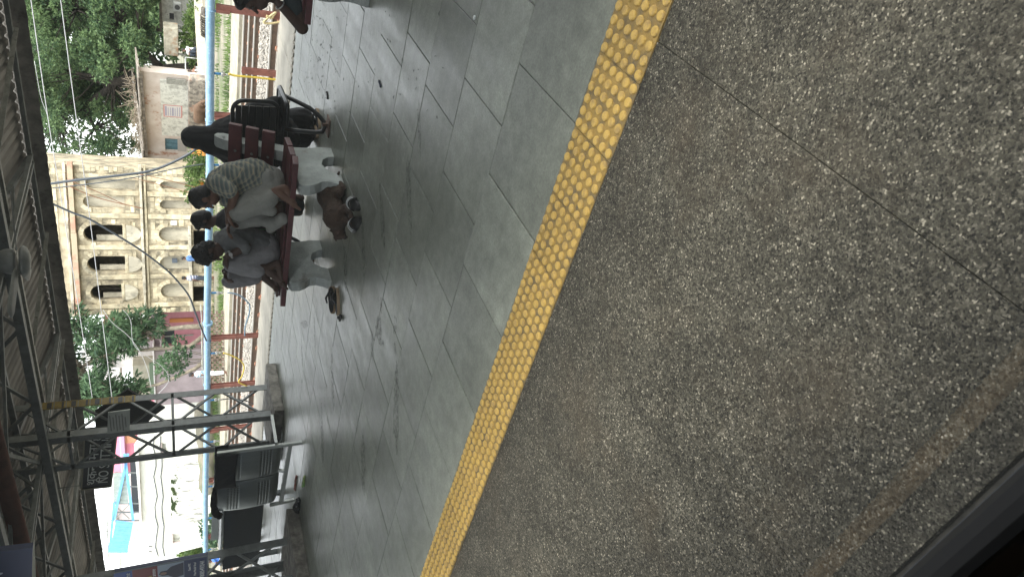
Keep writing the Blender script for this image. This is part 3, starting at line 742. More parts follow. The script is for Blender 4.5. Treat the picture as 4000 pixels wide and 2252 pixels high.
# string courses and cornice
z_s = SF.on(551, 760)[1]; z_c = SF.on(292, 940)[1]; z_d = SF.on(744, 1050)[1]
for nm, z, h, pr, m in (('string_course', z_s, .14, .22, M_PLAST), ('string_course', z_s-.2, .10, .12, M_LIME), ('cornice', z_c, .24, .30, mat('cornice_red', (.42, .24, .17), .9, col2=(.40, .34, .24), vs=1.0, coord='World', mix=(.45, .55))), ('cornice', z_c+.27, .12, .16, M_PLAST), ('door_lintel', z_d, .17, .22, M_PLAST)):
    mb = MB(); x = -.25 if nm != 'door_lintel' else 0.05; x1 = SW+.2 if nm != 'door_lintel' else SW*.62
    while x < x1:
        L_ = min(random.uniform(.9, 1.6), x1-x); SF.box(mb, x+.004, x+L_-.004, z-h/2+random.uniform(-.015, .015), z+h/2+random.uniform(-.01, .01), .004, pr+random.uniform(-.02, .02)); x += L_
    mb.build(nm, m, sb, bevel=.012)
# pilasters
for yy in (842, 965, 1082, 752, 1195, 690):
    x = SF.on(420, yy)[0]
    for z0, z1 in ((GROUND, z_s-.3), (z_s+.1, z_c-.15)):
        mb = MB(); SF.box(mb, x-.13, x+.13, z0, z1, .003, .085); mb.build('pilaster', M_LIME, sb, bevel=.02)
# courses of stone blocks, kept clear of openings
def clear(x0, x1, z0, z1):
    for r in darkw+niche+doors:
        if x1 > r[0]-.03 and x0 < r[1]+.03 and z1 > r[2]-.03 and z0 < r[3]+.03: return False
    for yy in (842, 965, 1082, 752, 1195, 690):
        x = SF.on(420, yy)[0]
        if x1 > x-.14 and x0 < x+.14 and z0 < z_c-.1: return False
    for z in (z_s, z_s-.2, z_c, z_c+.27):
        if z1 > z-.13 and z0 < z+.13: return False
    if z1 > z_d-.09 and z0 < z_d+.09 and x0 < SW*.62: return False
    return True
bl = []; z = GROUND
while z < 9.3:
    h = random.choice((.2, .22, .25, .28)); x = random.uniform(-.2, 0.05)
    while x < SW:
        w = random.uniform(.26, .5); x0, x1 = max(0.0, x), min(SW, x+w)
        if x1-x0 > .1:
            if clear(x0, x1, z, z+h): bl.append((x0, x1, z, z+h))
            elif x1-x0 > .25:
                xm = (x0+x1)/2
                for p, q in ((x0, xm), (xm, x1)):
                    if clear(p, q, z, z+h): bl.append((p, q, z, z+h))
        x += w
    z += h
unit = MB(); unit.box((-.5, -.5, -.5), (.5, .5, .5)); uo = unit.build('stone_block', M_LIME, bevel=.05, origin=(0, 0, 0)); ud = uo.data; bpy.data.objects.remove(uo)
ang = math.atan2(SF.e.y, SF.e.x)
vis = [q for q in bl if q[3] < 7.6]; vis.sort(key=lambda q: -(q[1]-q[0])*(q[3]-q[2])); keep = set(vis[:210]); rest = MB()
for q in bl:
    x0, x1, z0, z1 = q; pr = random.uniform(.012, .05)
    if q in keep:
        o = link_mesh('stone_block', ud, sb, SF.pt((x0+x1)/2, pr/2-.02, (z0+z1)/2)-sb.location)
        o.scale = (x1-x0-.018, pr+.04, z1-z0-.018); o.rotation_euler = (0, 0, ang)
    else: SF.box(rest, x0+.009, x1-.009, z0+.009, z1-.009, -.03, pr)
ro = rest.build('stone_blocks', M_LIME, sb); tag(ro, kind='stuff')
for r in darkw+niche:                                    # voussoirs round each arch
    lp = arch_loop(r, 9)[2:]; c = Vector(((r[0]+r[1])/2, r[3]-min((r[1]-r[0])*.575, (r[3]-r[2])*.5)))
    for i in range(9):
        p0, p1 = Vector(lp[i]), Vector(lp[i+1]); q = []
        for p, k in ((p0, 0), (p1, 0), (p1, 1), (p0, 1)):
            d = (p-c).normalized(); q.append(p+d*(.02+k*.24))
        m_ = sum(q, Vector((0, 0)))/4
        q = [m_+(v-m_)*.94 for v in q]
        MB().prism([SF.pt(v.x, .01, v.y) for v in q], SF.n*random.uniform(.04, .075)).build('voussoir', M_LIME, sb)

# ---- leaf helpers
def leaf_mat(name, c1, c2, trans=.45):
    m = bpy.data.materials.new(name); m.use_nodes = True; N = m.node_tree.nodes; L = m.node_tree.links; MATS[name] = m
    b = N['Principled BSDF']; b.inputs['Roughness'].default_value = .55; b.inputs['Specular IOR Level'].default_value = .3
    g_ = N.new('ShaderNodeNewGeometry'); n = N.new('ShaderNodeTexNoise'); n.inputs['Scale'].default_value = .55; n.inputs['Detail'].default_value = 6; L.new(g_.outputs['Position'], n.inputs['Vector'])
    ad = N.new('ShaderNodeMath'); ad.operation = 'ADD'; L.new(n.outputs[0], ad.inputs[0])
    mr = N.new('ShaderNodeMapRange'); mr.inputs[3].default_value = -.22; mr.inputs[4].default_value = .22; L.new(g_.outputs['Random Per Island'], mr.inputs[0]); L.new(mr.outputs[0], ad.inputs[1])
    rp = N.new('ShaderNodeValToRGB'); rp.color_ramp.elements[0].position = .33; rp.color_ramp.elements[1].position = .68
    rp.color_ramp.elements[0].color = (*c1, 1); rp.color_ramp.elements[1].color = (*c2, 1); L.new(ad.outputs[0], rp.inputs[0])
    L.new(rp.outputs[0], b.inputs['Base Color'])
    tr = N.new('ShaderNodeBsdfTranslucent'); L.new(rp.outputs[0], tr.inputs['Color']); ms = N.new('ShaderNodeMixShader'); ms.inputs[0].default_value = trans
    L.new(b.outputs[0], ms.inputs[1]); L.new(tr.outputs[0], ms.inputs[2]); L.new(ms.outputs[0], N['Material Output'].inputs['Surface'])
    return m
M_NEEM = leaf_mat('leaf_neem', (0.045, 0.092, 0.045), (0.18, 0.265, 0.115)); M_OLE = leaf_mat('leaf_narrow', (0.036, 0.078, 0.042), (0.115, 0.19, 0.095)); M_WEED = leaf_mat('leaf_weed', (0.055, 0.10, 0.028), (0.165, 0.245, 0.07))
M_BARK = mat('bark_dark', (0.055, 0.045, 0.035), 0.95, var=.5, vs=6, coord='World', bump=1, bs=16); M_BARKL = mat('bark_pale', (0.20, 0.17, 0.125), 0.9, var=.45, vs=5, coord='World', bump=.7, bs=14)
def leaves(mb, clumps, n, L_, W_, rnd, droop=.35, shell=.35):
    tot = sum(c[1].x*c[1].y*c[1].z for c in clumps)
    for c, r in clumps:
        k = max(6, int(n*(r.x*r.y*r.z)/tot))
        # sprays: several leaves sharing one point
        for s in range(k//7):
            d = Vector((rnd.gauss(0, 1), rnd.gauss(0, 1), rnd.gauss(0, 1))).normalized()*(shell+(1-shell)*rnd.random()**.6)
            p = c+Vector((d.x*r.x, d.y*r.y, d.z*r.z))
            ax = (Vector((d.x, d.y, d.z*.5))+Vector((rnd.gauss(0, .5), rnd.gauss(0, .5), rnd.gauss(0, .4)-droop))).normalized()
            for j in range(7):
                dv = (ax+Vector((rnd.gauss(0, .55), rnd.gauss(0, .55), rnd.gauss(0, .45)))).normalized()
                sd = dv.cross(Vector((rnd.gauss(0, 1), rnd.gauss(0, 1), rnd.gauss(0, 1)))).normalized()
                l = L_*rnd.uniform(.6, 1.25); w = W_*rnd.uniform(.7, 1.2); q = p+ax*(j*.035)
                mb.add([q, q+dv*l*.45+sd*w, q+dv*l, q+dv*l*.45-sd*w], [(0, 1, 2, 3)])
def limb(mb, pts, n=8):
    P = [Vector(p[0]) for p in pts]; R = [p[1] for p in pts]; mb.tube(P, R, n)
def tree(name, label, base, trunk_limbs, clumps, nleaf, L_, W_, lm, bm_, seed, twigs=True):
    t = thing(name, label, 'tree', base); rnd = random.Random(seed)
    mb = MB()
    for l in trunk_limbs: limb(mb, l, 10)
    tr = mb.build('trunk', bm_, t)
    if twigs:
        tw = MB()
        for c, r in clumps:
            for _ in range(2):
                e = c+Vector((rnd.uniform(-.7, .7)*r.x, rnd.uniform(-.7, .7)*r.y, rnd.uniform(-.7, .7)*r.z))
                best = min((q[0] for l in trunk_limbs for q in l), key=lambda q: (Vector(q)-c).length)
                mid = (Vector(best)+e)/2+Vector((rnd.gauss(0, .25), rnd.gauss(0, .25), rnd.gauss(0, .2)))
                tw.tube([best, mid, e], [.06, .035, .012], 5)
        tw.build('branches', bm_, t)
    mb = MB(); leaves(mb, clumps, nleaf, L_, W_, rnd); mb.build('crown', lm, t); return t
# big neem tree behind the house
D = 47.0
def P_(x, y, dd=0): return at_d(x, y, D+dd)
rnd = random.Random(3); cl = []
TRK = [(700, 276), (600, 282), (530, 308), (450, 320), (380, 310), (300, 292)]
def trunk_near(x, y): return min(math.hypot(x-a, y-b) for a, b in TRK)
for i in range(210):
    y = rnd.uniform(-330, 440); x = rnd.uniform(60, 580)
    if x > 490 and 225 < y: continue
    d_ = rnd.uniform(-4.5, 4)
    if trunk_near(x, y) < 62: d_ = rnd.uniform(1.6, 4.5)
    cl.append((P_(x, y, d_), Vector((rnd.uniform(.7, 1.4), rnd.uniform(.7, 1.4), rnd.uniform(.45, .9)))))
for i in range(170):
    y = rnd.uniform(400, 705); x = rnd.uniform(110, 560)
    if noise.noise(Vector((x*.014, y*.014, 2.2))) < -.08: continue
    cl.append((P_(x, y, rnd.uniform(-1, 6)), Vector((rnd.uniform(.35, .85), rnd.uniform(.35, .85), rnd.uniform(.25, .55)))))
TB = P_(800, 280)
tl = [[(P_(815, 285), .68), (P_(770, 278), .55), (P_(680, 276), .46), (P_(600, 282), .43), (P_(530, 308), .40), (P_(450, 320), .33), (P_(380, 310), .27), (P_(300, 292), .2), (P_(270, 272), .12)],
      [(P_(535, 305), .3), (P_(500, 285), .2), (P_(470, 262, 1), .15), (P_(400, 200, 1), .1)],
      [(P_(440, 322), .3), (P_(420, 350, 1), .26), (P_(330, 420, 2), .22), (P_(270, 430, 2), .18), (P_(230, 480, 3), .12)],
      [(P_(640, 276), .3), (P_(560, 200, -1), .2), (P_(450, 100, -1), .15), (P_(300, 40, -2), .1)],
      [(P_(330, 420, 2), .18), (P_(370, 500, 3), .12), (P_(420, 580, 3), .08), (P_(400, 640, 3), .04)]]
tree('neem_tree', 'huge dark trunked spreading green tree behind the plaster house', (TB.x, TB.y, GROUND), tl, cl, 215000, .21, .052, M_NEEM, M_BARK, 5)
D = 62.0; rnd = random.Random(14); cl = []
for i in range(120):
    y = rnd.uniform(-260, 420); x = rnd.uniform(80, 640)
    if x > 560 and y > 230: continue
    cl.append((P_(x, y, rnd.uniform(-3, 5)), Vector((rnd.uniform(1.2, 2.2), rnd.uniform(1.2, 2.2), rnd.uniform(.9, 1.5)))))
TB = P_(740, 120)
tree('background_tree', 'broad tree closing the view behind the huge one', (TB.x, TB.y, GROUND), [[(P_(760, 120), .5), (P_(600, 110), .4), (P_(420, 80), .25), (P_(300, 60), .12)], [(P_(560, 105), .25), (P_(420, 220), .15), (P_(300, 320), .08)]], cl, 42000, .5, .13, M_NEEM, M_BARK, 15, False)
# narrow-leaved tree left of the stone building
D = 36.0; rnd = random.Random(8); cl = []
for i in range(62):
    y = rnd.uniform(1238, 1600); x = rnd.uniform(150, 560-(y-1200)*.25)
    if 1360 < y < 1500 and x > 430: continue
    if 1400 < y < 1480 and 330 < x: continue
    cl.append((P_(x, y, rnd.uniform(-1.5, 2.5)), Vector((rnd.uniform(.4, .9), rnd.uniform(.4, .9), rnd.uniform(.3, .6)))))
for y, x in ((1245, 560), (1262, 600), (1285, 560), (1520, 480), (1555, 540), (1580, 500), (1500, 520)): cl.append((P_(x, y), Vector((.6, .6, .45))))
TB = P_(800, 1260)
tl = [[(P_(815, 1275), .16), (P_(740, 1275), .13), (P_(640, 1285), .11), (P_(560, 1300), .09), (P_(450, 1290), .07), (P_(330, 1300), .04)],
      [(P_(812, 1300), .14), (P_(740, 1352), .11), (P_(620, 1360), .1), (P_(500, 1372), .085), (P_(430, 1378), .06), (P_(320, 1430), .04)],
      [(P_(812, 1400), .12), (P_(760, 1440), .1), (P_(690, 1470), .09), (P_(620, 1500), .08), (P_(560, 1512), .06), (P_(470, 1540), .04)],
      [(P_(640, 1285), .06), (P_(580, 1330), .05), (P_(480, 1340), .03)]]
tree('narrow_leaved_tree', 'pale stemmed tree with long narrow leaves before the mauve houses', (TB.x, TB.y, GROUND), tl, cl, 21000, .40, .045, M_OLE, M_BARKL, 9)
# bushes and weeds
def bush(label, x, y, D_, rx, rz, n, m=M_WEED, name='bush', L_=.16, W_=.05, seed=1, grp='bushes'):
    c = at_d(x, y, D_); rnd = random.Random(seed); t = thing(name, label, 'bush', (c.x, c.y, GROUND), grp)
    cl = [(c+Vector((rnd.uniform(-.6, .6)*rx, rnd.uniform(-.4, .4)*rx, rnd.uniform(-.5, .5)*rz)), Vector((rx*.5, rx*.5, rz*.5))) for _ in range(7)]
    mb = MB(); leaves(mb, cl, n, L_, W_, rnd, 0.0); mb.build('foliage', m, t)
    mb = MB()
    for q, r in cl: mb.tube([(c.x+rnd.uniform(-.1, .1), c.y, GROUND-.05), q], [.03, .01], 5)
    mb.build('stems', M_BARKL, t); return t
bush('leafy shrub leaning over the lattice fence before the mauve wall', 668, 1415, 33, 1.0, .9, 1500, M_OLE, seed=2)
bush('grey green bush at the trackside beside the curly haired passenger', 832, 2090, 29, 1.3, .55, 1300, mat('x', (0, 0, 0)) if False else M_OLE, seed=3)
bush('bright green weeds at the foot of the plaster house', 780, 610, 39, 1.2, .5, 1500, seed=4)
bush('bright green weeds between house and stone building', 770, 690, 36, 1.5, .6, 2200, seed=5)
bush('green creeper rooted on the stone string course', 505, 712, 38.3, .35, .6, 420, seed=6, L_=.12)
bush('green tuft growing in the left arched window', 490, 1122, 39.6, .4, .35, 420, seed=7, L_=.12)
bush('green tuft on the corner of the house roof', 560, 665, 41, .45, .4, 420, seed=8, L_=.12)
bush('hazy green tree mass beyond the white building', 760, 2185, 60, 3.0, 1.6, 2200, M_WEED, seed=9, L_=.4, W_=.12)
bush('small green tuft in the crack of the string course', 545, 838, 38.6, .25, .35, 250, seed=10, L_=.1)
bush('green weeds by the rubble near the top corner', 755, 60, 44, 1.5, .5, 1600, seed=11)
bush('green weeds behind the white shirted man', 740, 180, 46, 1.5, .6, 1600, seed=12)
bush('green weeds below the white water tank', 730, 130, 50, 1.6, .7, 1500, seed=13)
for i, (x, y) in enumerate(((240, 1060), (262, 950), (268, 905), (300, 1050), (320, 1115), (255, 1130))):
    lab = ['fern sprouting highest on the cracked parapet', 'fern on the parapet over the middle window', 'fern hanging beside the first open arch', 'fern just under the cornice right of the left arch', 'fern on the shoulder of the left arch', 'small fern at the left end of the parapet'][i]
    bush(lab, x, y, 38.6, .28, .28, 160, M_OLE, 'fern', .16, .05, 20+i, 'ferns on the parapet')
gr = MB(); rnd = random.Random(6)                        # rough grass along the far side of the tracks
for i in range(26000):
    Y_ = rnd.uniform(27.5, 37.5); X_ = -Y_*.25-rnd.random()*Y_*1.35
    if noise.noise(Vector((X_*.16, Y_*.3, 1))) < -.02: continue
    z0 = gh(X_, Y_)-.01; h = rnd.uniform(.08, .3); a_ = rnd.uniform(0, 6.3)
    dx, dy = math.cos(a_)*.02, math.sin(a_)*.02; lx, ly = rnd.gauss(0, .08), rnd.gauss(0, .08)
    gr.add([(X_-dx, Y_-dy, z0), (X_+dx, Y_+dy, z0), (X_+lx, Y_+ly, z0+h)], [(0, 1, 2)])
go = gr.build('grass', M_WEED, origin=(0, 0, 0)); tag(go, 'rough green grass along the far side of the tracks', 'grass', kind='stuff')

for lab, q, m in (('white', (667, 690, 862, 878), mat('plate_white', (.75, .76, .74), .6)), ('dark', (672, 693, 1013, 1031), mat('plate_slate', (.10, .12, .15), .6))):
    r = px_rect(SF, *q, .1); mb = MB(); SF.box(mb, *r, .1 if lab == 'white' else -.27, .13 if lab == 'white' else -.2); mb.build('number_plate', m, sb)

# ================================================================== ON THE PLATFORM
# ---- railway coach the photograph is taken from: side wall, window frame, roof
M_COACH = mat('coach_paint', (0.16, 0.20, 0.26), 0.45, var=.2, vs=2); M_RUB = mat('rubber_black', (0.012, 0.012, 0.012), 0.7); M_ALU = mat('aluminium_strip', (0.45, 0.47, 0.46), 0.4, metal=.7)
coach = thing('railway_coach', 'dark rubber edged window sill of the coach at the lower corner', 'train coach', (0, -1.5, -0.5))
WX0, WX1, WZ0, WZ1 = -0.85, 0.7, 0.935, 2.05
mb = MB()
for lo, hi in (((-33, .1, -.6), (WX0-.0, .16, 3.0)), ((WX1, .1, -.6), (30, .16, 3.0)), ((WX0, .1, -.6), (WX1, .16, .76)), ((WX0, .1, WZ1), (WX1, .16, 3.0))): mb.box(lo, hi)
mb.box((-33, -3.1, -.6), (30, -3.0, 3.0)); mb.box((-33, -3.1, 3.0), (30, .16, 3.1)); mb.box((-33, -3.0, -.7), (30, .1, -.6)); mb.box((-33.1, -3.0, -.6), (-33, .1, 3)); mb.box((30, -3.0, -.6), (30.1, .1, 3))
mb.build('coach_body', M_COACH, coach)
MB().box((WX0, .005, .66), (WX1, .078, .725)).build('berth_edge', mat('ledge_tan', (.66, .42, .20), .6, var=.15, vs=6), coach, bevel=.008)  # unseen tan bar, added so its reflection shows in the pane
def pane_mat():
    m = bpy.data.materials.new('window_glass'); m.use_nodes = True; N = m.node_tree.nodes; L = m.node_tree.links
    N.remove(N['Principled BSDF']); tr = N.new('ShaderNodeBsdfTransparent'); gl = N.new('ShaderNodeBsdfGlossy'); gl.inputs['Roughness'].default_value = .03
    tr.inputs['Color'].default_value = (.97, .985, .97, 1)
    lw = N.new('ShaderNodeLayerWeight'); lw.inputs[0].default_value = .5; pw = N.new('ShaderNodeMath'); pw.operation = 'POWER'; pw.inputs[1].default_value = 5; L.new(lw.outputs['Facing'], pw.inputs[0])
    fr = N.new('ShaderNodeMapRange'); fr.inputs[3].default_value = .05; fr.inputs[4].default_value = 1.0; L.new(pw.outputs[0], fr.inputs[0]); mx = N.new('ShaderNodeMixShader')
    L.new(fr.outputs[0], mx.inputs[0]); L.new(tr.outputs[0], mx.inputs[1]); L.new(gl.outputs[0], mx.inputs[2]); du = N.new('ShaderNodeBsdfTranslucent'); du.inputs['Color'].default_value = (.9, .95, .9, 1); m2 = N.new('ShaderNodeMixShader'); m2.inputs[0].default_value = .015; L.new(mx.outputs[0], m2.inputs[1]); L.new(du.outputs[0], m2.inputs[2]); L.new(m2.outputs[0], N['Material Output'].inputs['Surface']); return m       # faint translucent veil added to the pane to imitate haze
MB().add([(WX0, .125, .80), (WX1, .125, .80), (WX1, .125, WZ1), (WX0, .125, WZ1)], [(0, 1, 2, 3)]).build('window_pane', pane_mat(), coach)
MB().box((WX0, .092, .795), (WX1, .122, WZ0)).build('window_gasket', M_RUB, coach, bevel=.02, seg=3)
MB().box((WX0, .085, .73), (WX1, .122, .788)).build('window_sill_strip', M_ALU, coach, bevel=.01, seg=2)
MB().box((WX0-.05, .08, .845), (WX0, .15, WZ1)).build('window_jamb', M_RUB, coach, bevel=.01)
MB().box((WX1, .08, .845), (WX1+.05, .15, WZ1)).build('window_jamb', M_RUB, coach, bevel=.01)

# ---- concrete and slat benches
M_SLAT = mat('maroon_slat', (0.105, 0.022, 0.024), 0.5, var=.35, vs=9, coord='World', bump=.15, bs=50, col3=(.16, .06, .05), s3=18, m3=(.62, .72))
M_BCON = mat('bench_concrete', (0.46, 0.49, 0.46), 0.85, col2=(0.33, 0.355, 0.33), vs=7, coord='World', bump=.5, bs=45, col3=(.20, .165, .12), s3=3.2, m3=(.56, .75))
SUP = [(5.42, 0), (5.63, 0), (5.655, .06), (5.715, .12), (5.80, .145), (5.885, .12), (5.94, .06), (5.955, 0), (6.13, 0), (6.13, .1), (6.10, .22), (6.10, .36), (6.14, .5), (6.20, .72), (6.25, .86), (6.29, .96), (6.285, 1.02), (6.25, 1.045), (6.20, 1.03), (6.155, .97), (6.105, .84), (6.045, .6), (5.99, .455), (5.93, .425), (5.43, .405), (5.40, .385), (5.40, .31), (5.425, .26), (5.475, .20), (5.485, .14), (5.455, .07), (5.42, .03)]
def slat_bench(label, grp):
    t = thing('slat_bench', label, 'bench', (-3.8, 5.75, 0), grp)
    for x in (-3.31, -4.41):
        MB().prism([(x, y, z) for y, z in SUP], (0.105, 0, 0)).build('concrete_support', M_BCON, t, bevel=.007, seg=2)
    for cy, cz, tilt in ((5.475, .445, -.10), (5.64, .452, 0.0), (5.815, .458, .06)):
        R = Matrix.Translation((-3.8, cy, cz))@Matrix.Rotation(tilt, 4, 'X')
        MB().box((-.8, -.076, -.024), (.8, .076, .024), R).build('seat_slat', M_SLAT, t, bevel=.006, seg=2)
    for cy, cz in ((5.985, .605), (6.03, .742), (6.075, .88)):
        R = Matrix.Translation((-3.8, cy, cz))@Matrix.Rotation(-.30, 4, 'X')
        s_ = MB().box((-.8, -.022, -.056), (.8, .022, .056), R).build('back_slat', M_SLAT, t, bevel=.006, seg=2)
    for x in (-3.255, -4.355):
        for cy, cz in ((5.96, .605), (6.005, .742), (6.05, .88)):
            MB().tube([(x, cy-.006, cz), (x, cy+.01, cz)], .012, 8).build('bolt', mat('bolt_steel', (.3, .3, .3), .4, metal=.8), t)
    return t
b1 = slat_bench('concrete bench with maroon slats carrying the two squatting men', 'concrete slat benches')
b2 = place_copy(b1, None, (2.78, 0.05, 0)); b2['label'] = 'maroon slat bench cut off by the edge, with the lying person'
# cast lettering on the bench end
text_mesh('cast_lettering', 'en', .05, (0, 1, 0), (0, 0, 1), (-3.204, 6.17, .955), mat('cast_dark', (.2, .21, .2), .9), b1, .001)
text_mesh('cast_lettering', 'en', .05, (0, 1, 0), (0, 0, 1), (-3.204+2.78, 6.22, .955), MATS['cast_dark'], b2, .001)

# ---- black steel bench back to back with it
M_BLK = mat('black_paint', (0.016, 0.017, 0.018), 0.38, col3=(.09, .055, .035), s3=9, m3=(.66, .74))
t = thing('black_steel_bench', 'black tube and slat steel bench behind the maroon one', 'bench', (-3.8, 6.55, 0))
XE = -2.9; XW = -4.75
def round_rect(x0, x1, z0, z1, r, y, n=5, y2=None):
    P = []
    for cx, cz, a0 in ((x1-r, z1-r, 0), (x0+r, z1-r, 90), (x0+r, z0+r, 180), (x1-r, z0+r, 270)):
        for i in range(n+1):
            a = math.radians(a0+90*i/n); z = cz+r*math.sin(a)
            P.append((cx+r*math.cos(a), y-(z-z0)*.10, z))
    return P
MB().tube(round_rect(XW, XE, .47, .885, .10, 6.40), .019, 10, closed=True).build('back_frame', M_BLK, t)
for z in (.52, .585, .65, .715, .78, .835):
    MB().box((XW+.05, 6.392-(z-.47)*.1, z-.026), (XE-.05, 6.402-(z-.47)*.1, z+.026)).build('back_slat', M_BLK, t)
P = []
for cx, cy, a0 in ((XE-.07, 6.74, 0), (XW+.07, 6.74, 90), (XW+.07, 6.42, 180), (XE-.07, 6.42, 270)):
    for i in range(6):
        a = math.radians(a0+18*i); P.append((cx+.07*math.cos(a), cy+.07*math.sin(a), .40+(cy+.07*math.sin(a)-6.35)*.05))
MB().tube(P, .02, 10, closed=True).build('seat_frame', M_BLK, t)
for k in range(7):
    y = 6.395+.06*k; MB().box((XW+.02, y-.022, .402+(y-6.35)*.05), (XE-.02, y+.022, .410+(y-6.35)*.05)).build('seat_slat', M_BLK, t)
for xx, lab in ((-3.03, 0), (-4.62, 0)):
    dx = xx+3.03
    pts = [(xx+.10, 6.62, .39), (xx+.09, 6.55, .30), (xx+.06, 6.48, .17), (xx+.02, 6.42, .09), (xx-.02, 6.37, .045), (xx-.06, 6.33, .04), (xx-.10, 6.31, .06), (xx-.115, 6.32, .12), (xx-.12, 6.33, .25), (xx-.12, 6.345, .42)]
    MB().tube(pts, .021, 10).build('leg', M_BLK, t)
    MB().box((xx-.14, 6.27, .0), (xx+.04, 6.42, .012)).box((xx-.06, 6.32, .012), (xx-.02, 6.40, .06)).build('foot_plate', mat('rust_foot', (.16, .10, .07), .8, var=.4, vs=14), t)

# ---- perforated steel bench seen from behind
M_INOX = mat('brushed_steel', (0.26, 0.28, 0.27), 0.38, metal=0.85, var=.35, vs=2.2, coord='World', stretch=(1, 1, .12), rv=.1)
M_INOXD = mat('dark_steel', (0.10, 0.11, 0.11), 0.4, metal=.6); M_SILV = mat('pale_tube', (0.45, 0.47, 0.44), .45, metal=.6)
def perforated_panel(x0, x1, parent, dark=False):
    n_x, n_s = 40, 46; mb = MB()
    prof = []                                            # back rises from the seat bend
    for i in range(n_s+1):
        s = i/n_s
        if s < .18: a = s/.18*1.25; prof.append((5.80+.12-.16*math.sin(a), .30-.10*math.cos(a)+.02))
        else:
            k = (s-.18)/.82; prof.append((5.765-.03*math.sin(k*3.0)-.0*k, .29+.70*k))
    for (y, z) in prof:
        for i in range(n_x+1): 
            u = i/n_x; mb.v.append(Vector((x0+(x1-x0)*u, y-.055*math.sin(math.pi*u)**.6, z)))
    K = n_x+1
    for j in range(n_s):
        for i in range(n_x):
            hole = (4 < i < 36) and ((j in (12, 14, 16, 18) or j in (32, 34, 36, 38)) and i % 2 == 1)
            if hole: continue
            a = j*K+i; mb.f.append([a, a+1, a+K+1, a+K]); mb.m.append(0); mb.sm.append(True)
    o = mb.build('seat_shell', M_INOX, parent)
    mb2 = MB(); mb2.v = [v+Vector((0, .03, 0)) for v in mb.v]
    for j in range(0, n_s):
        for i in range(n_x): a = j*K+i; mb2.f.append([a, a+1, a+K+1, a+K]); mb2.m.append(0); mb2.sm.append(True)
    mb2.build('inner_shell', M_INOXD, parent)  # dark sheet added behind the holes so they read dark
    md = o.modifiers.new('t', 'SOLIDIFY'); md.thickness = .006
    return o
sbn = thing('steel_bench', 'perforated brushed steel bench seen from behind, black cloth on it', 'bench', (-7.8, 5.85, 0), 'steel benches')
perforated_panel(-7.765, -7.15, sbn); perforated_panel(-8.38, -7.77, sbn)
MB().bar((-7.19, 5.76, 0.0), (-7.13, 5.70, 1.0), .05, .03, up=(0, 1, 0)).build('leg', M_SILV, sbn)
MB().bar((-8.41, 5.77, 0.0), (-8.40, 5.74, .32), .05, .03, up=(0, 1, 0)).build('leg', M_SILV, sbn)
MB().bar((-7.19, 5.765, .14), (-8.41, 5.775, .17), .05, .05).build('beam', M_SILV, sbn)
MB().bar((-7.75, 5.77, .16), (-7.77, 5.85, .32), .035, .035).build('seat_bracket', M_SILV, sbn)
MB().box((-7.15, 5.74, .3), (-7.10, 6.2, .33)).build('seat_side', M_SILV, sbn)
# rag over its backrest
mb = MB(); n = 26; R = []
for j in range(9):
    s = j/8; row = []
    for i in range(n+1):
        u = i/n; x = -7.12-.66*u; dz = .02*math.sin(u*9+s*2)*s
        row.append(Vector((x, 5.665-.045*math.sin(math.pi*u)**.6-.012*s+.008*math.sin(u*24+s*6)*s, 1.02-.26*s*(1-.12*math.sin(u*3)))))
    R.append(row)
top = [Vector((v.x, 5.80, 1.015+.006*math.sin(v.x*30))) for v in R[0]]
mb.loft([[Vector((v.x, 5.81, .86)) for v in R[0]], top]+R, caps=False, closed_ring=False)
rag = mb.build('black_cloth', mat('black_cloth', (.014, .015, .018), .85, var=.3, vs=20, bump=.3, bs=60)); md = rag.modifiers.new('t', 'SOLIDIFY'); md.thickness = .004
tag(rag, 'black cloth hung over the right seat back of the steel bench', 'cloth')
mb = MB()
for a_, b_ in (((-7.86, 5.72, 1.0), (-8.36, 5.72, 1.01)),): pass
pts = [(-7.82, 5.75, 1.0), (-8.0, 5.74, 1.02), (-8.2, 5.75, 1.015), (-8.33, 5.74, 1.0), (-8.42, 5.73, .98), (-8.46, 5.72, .93)]
scarf = organic('draped_bundle', [('C', [(Vector(p), r) for p, r in zip(pts, (.02, .035, .045, .05, .04, .02))]), ('E', (-8.44, 5.73, .95), (.04, .05, .045))], MATS['black_cloth'], None, .012, 2, .01, 14)
tag(scarf, 'dark bundle of cloth along the top of the left seat back', 'cloth')
# next bench along, polished dark back, pale board behind it
db = thing('dark_panel_bench', 'dark polished bench back at the left beside the column', 'bench', (-9.2, 6.4, 0), 'steel benches')
M_GLOSSD = mat('polished_dark', (0.03, 0.034, 0.036), 0.16, metal=.35, var=.3, vs=2)
MB().box((-10.8, 6.33, .30), (-9.02, 6.37, .83)).build('back_panel', M_GLOSSD, db, bevel=.01)
MB().box((-10.8, 6.37, .28), (-9.05, 6.85, .32)).build('seat_panel', M_GLOSSD, db, bevel=.01)
MB().box((-10.8, 6.40, .83), (-9.02, 6.9, .86)).build('top_rail', M_SILV, db, bevel=.006)
MB().box((-9.12, 6.37, 0), (-9.06, 6.43, .83)).build('leg', M_INOXD, db); MB().box((-10.7, 6.37, 0), (-10.64, 6.43, .83)).build('leg', M_INOXD, db)
wb = MB().prism([(-9.3, 6.95, .78), (-10.9, 6.95, .62), (-10.9, 6.95, .98), (-9.2, 6.95, .95)], (0, .02, 0)).build('white_board', mat('white_board', (.62, .66, .62), .5)); wb.location.z -= .02
tag(wb, 'pale board lying behind the dark bench back', 'board')

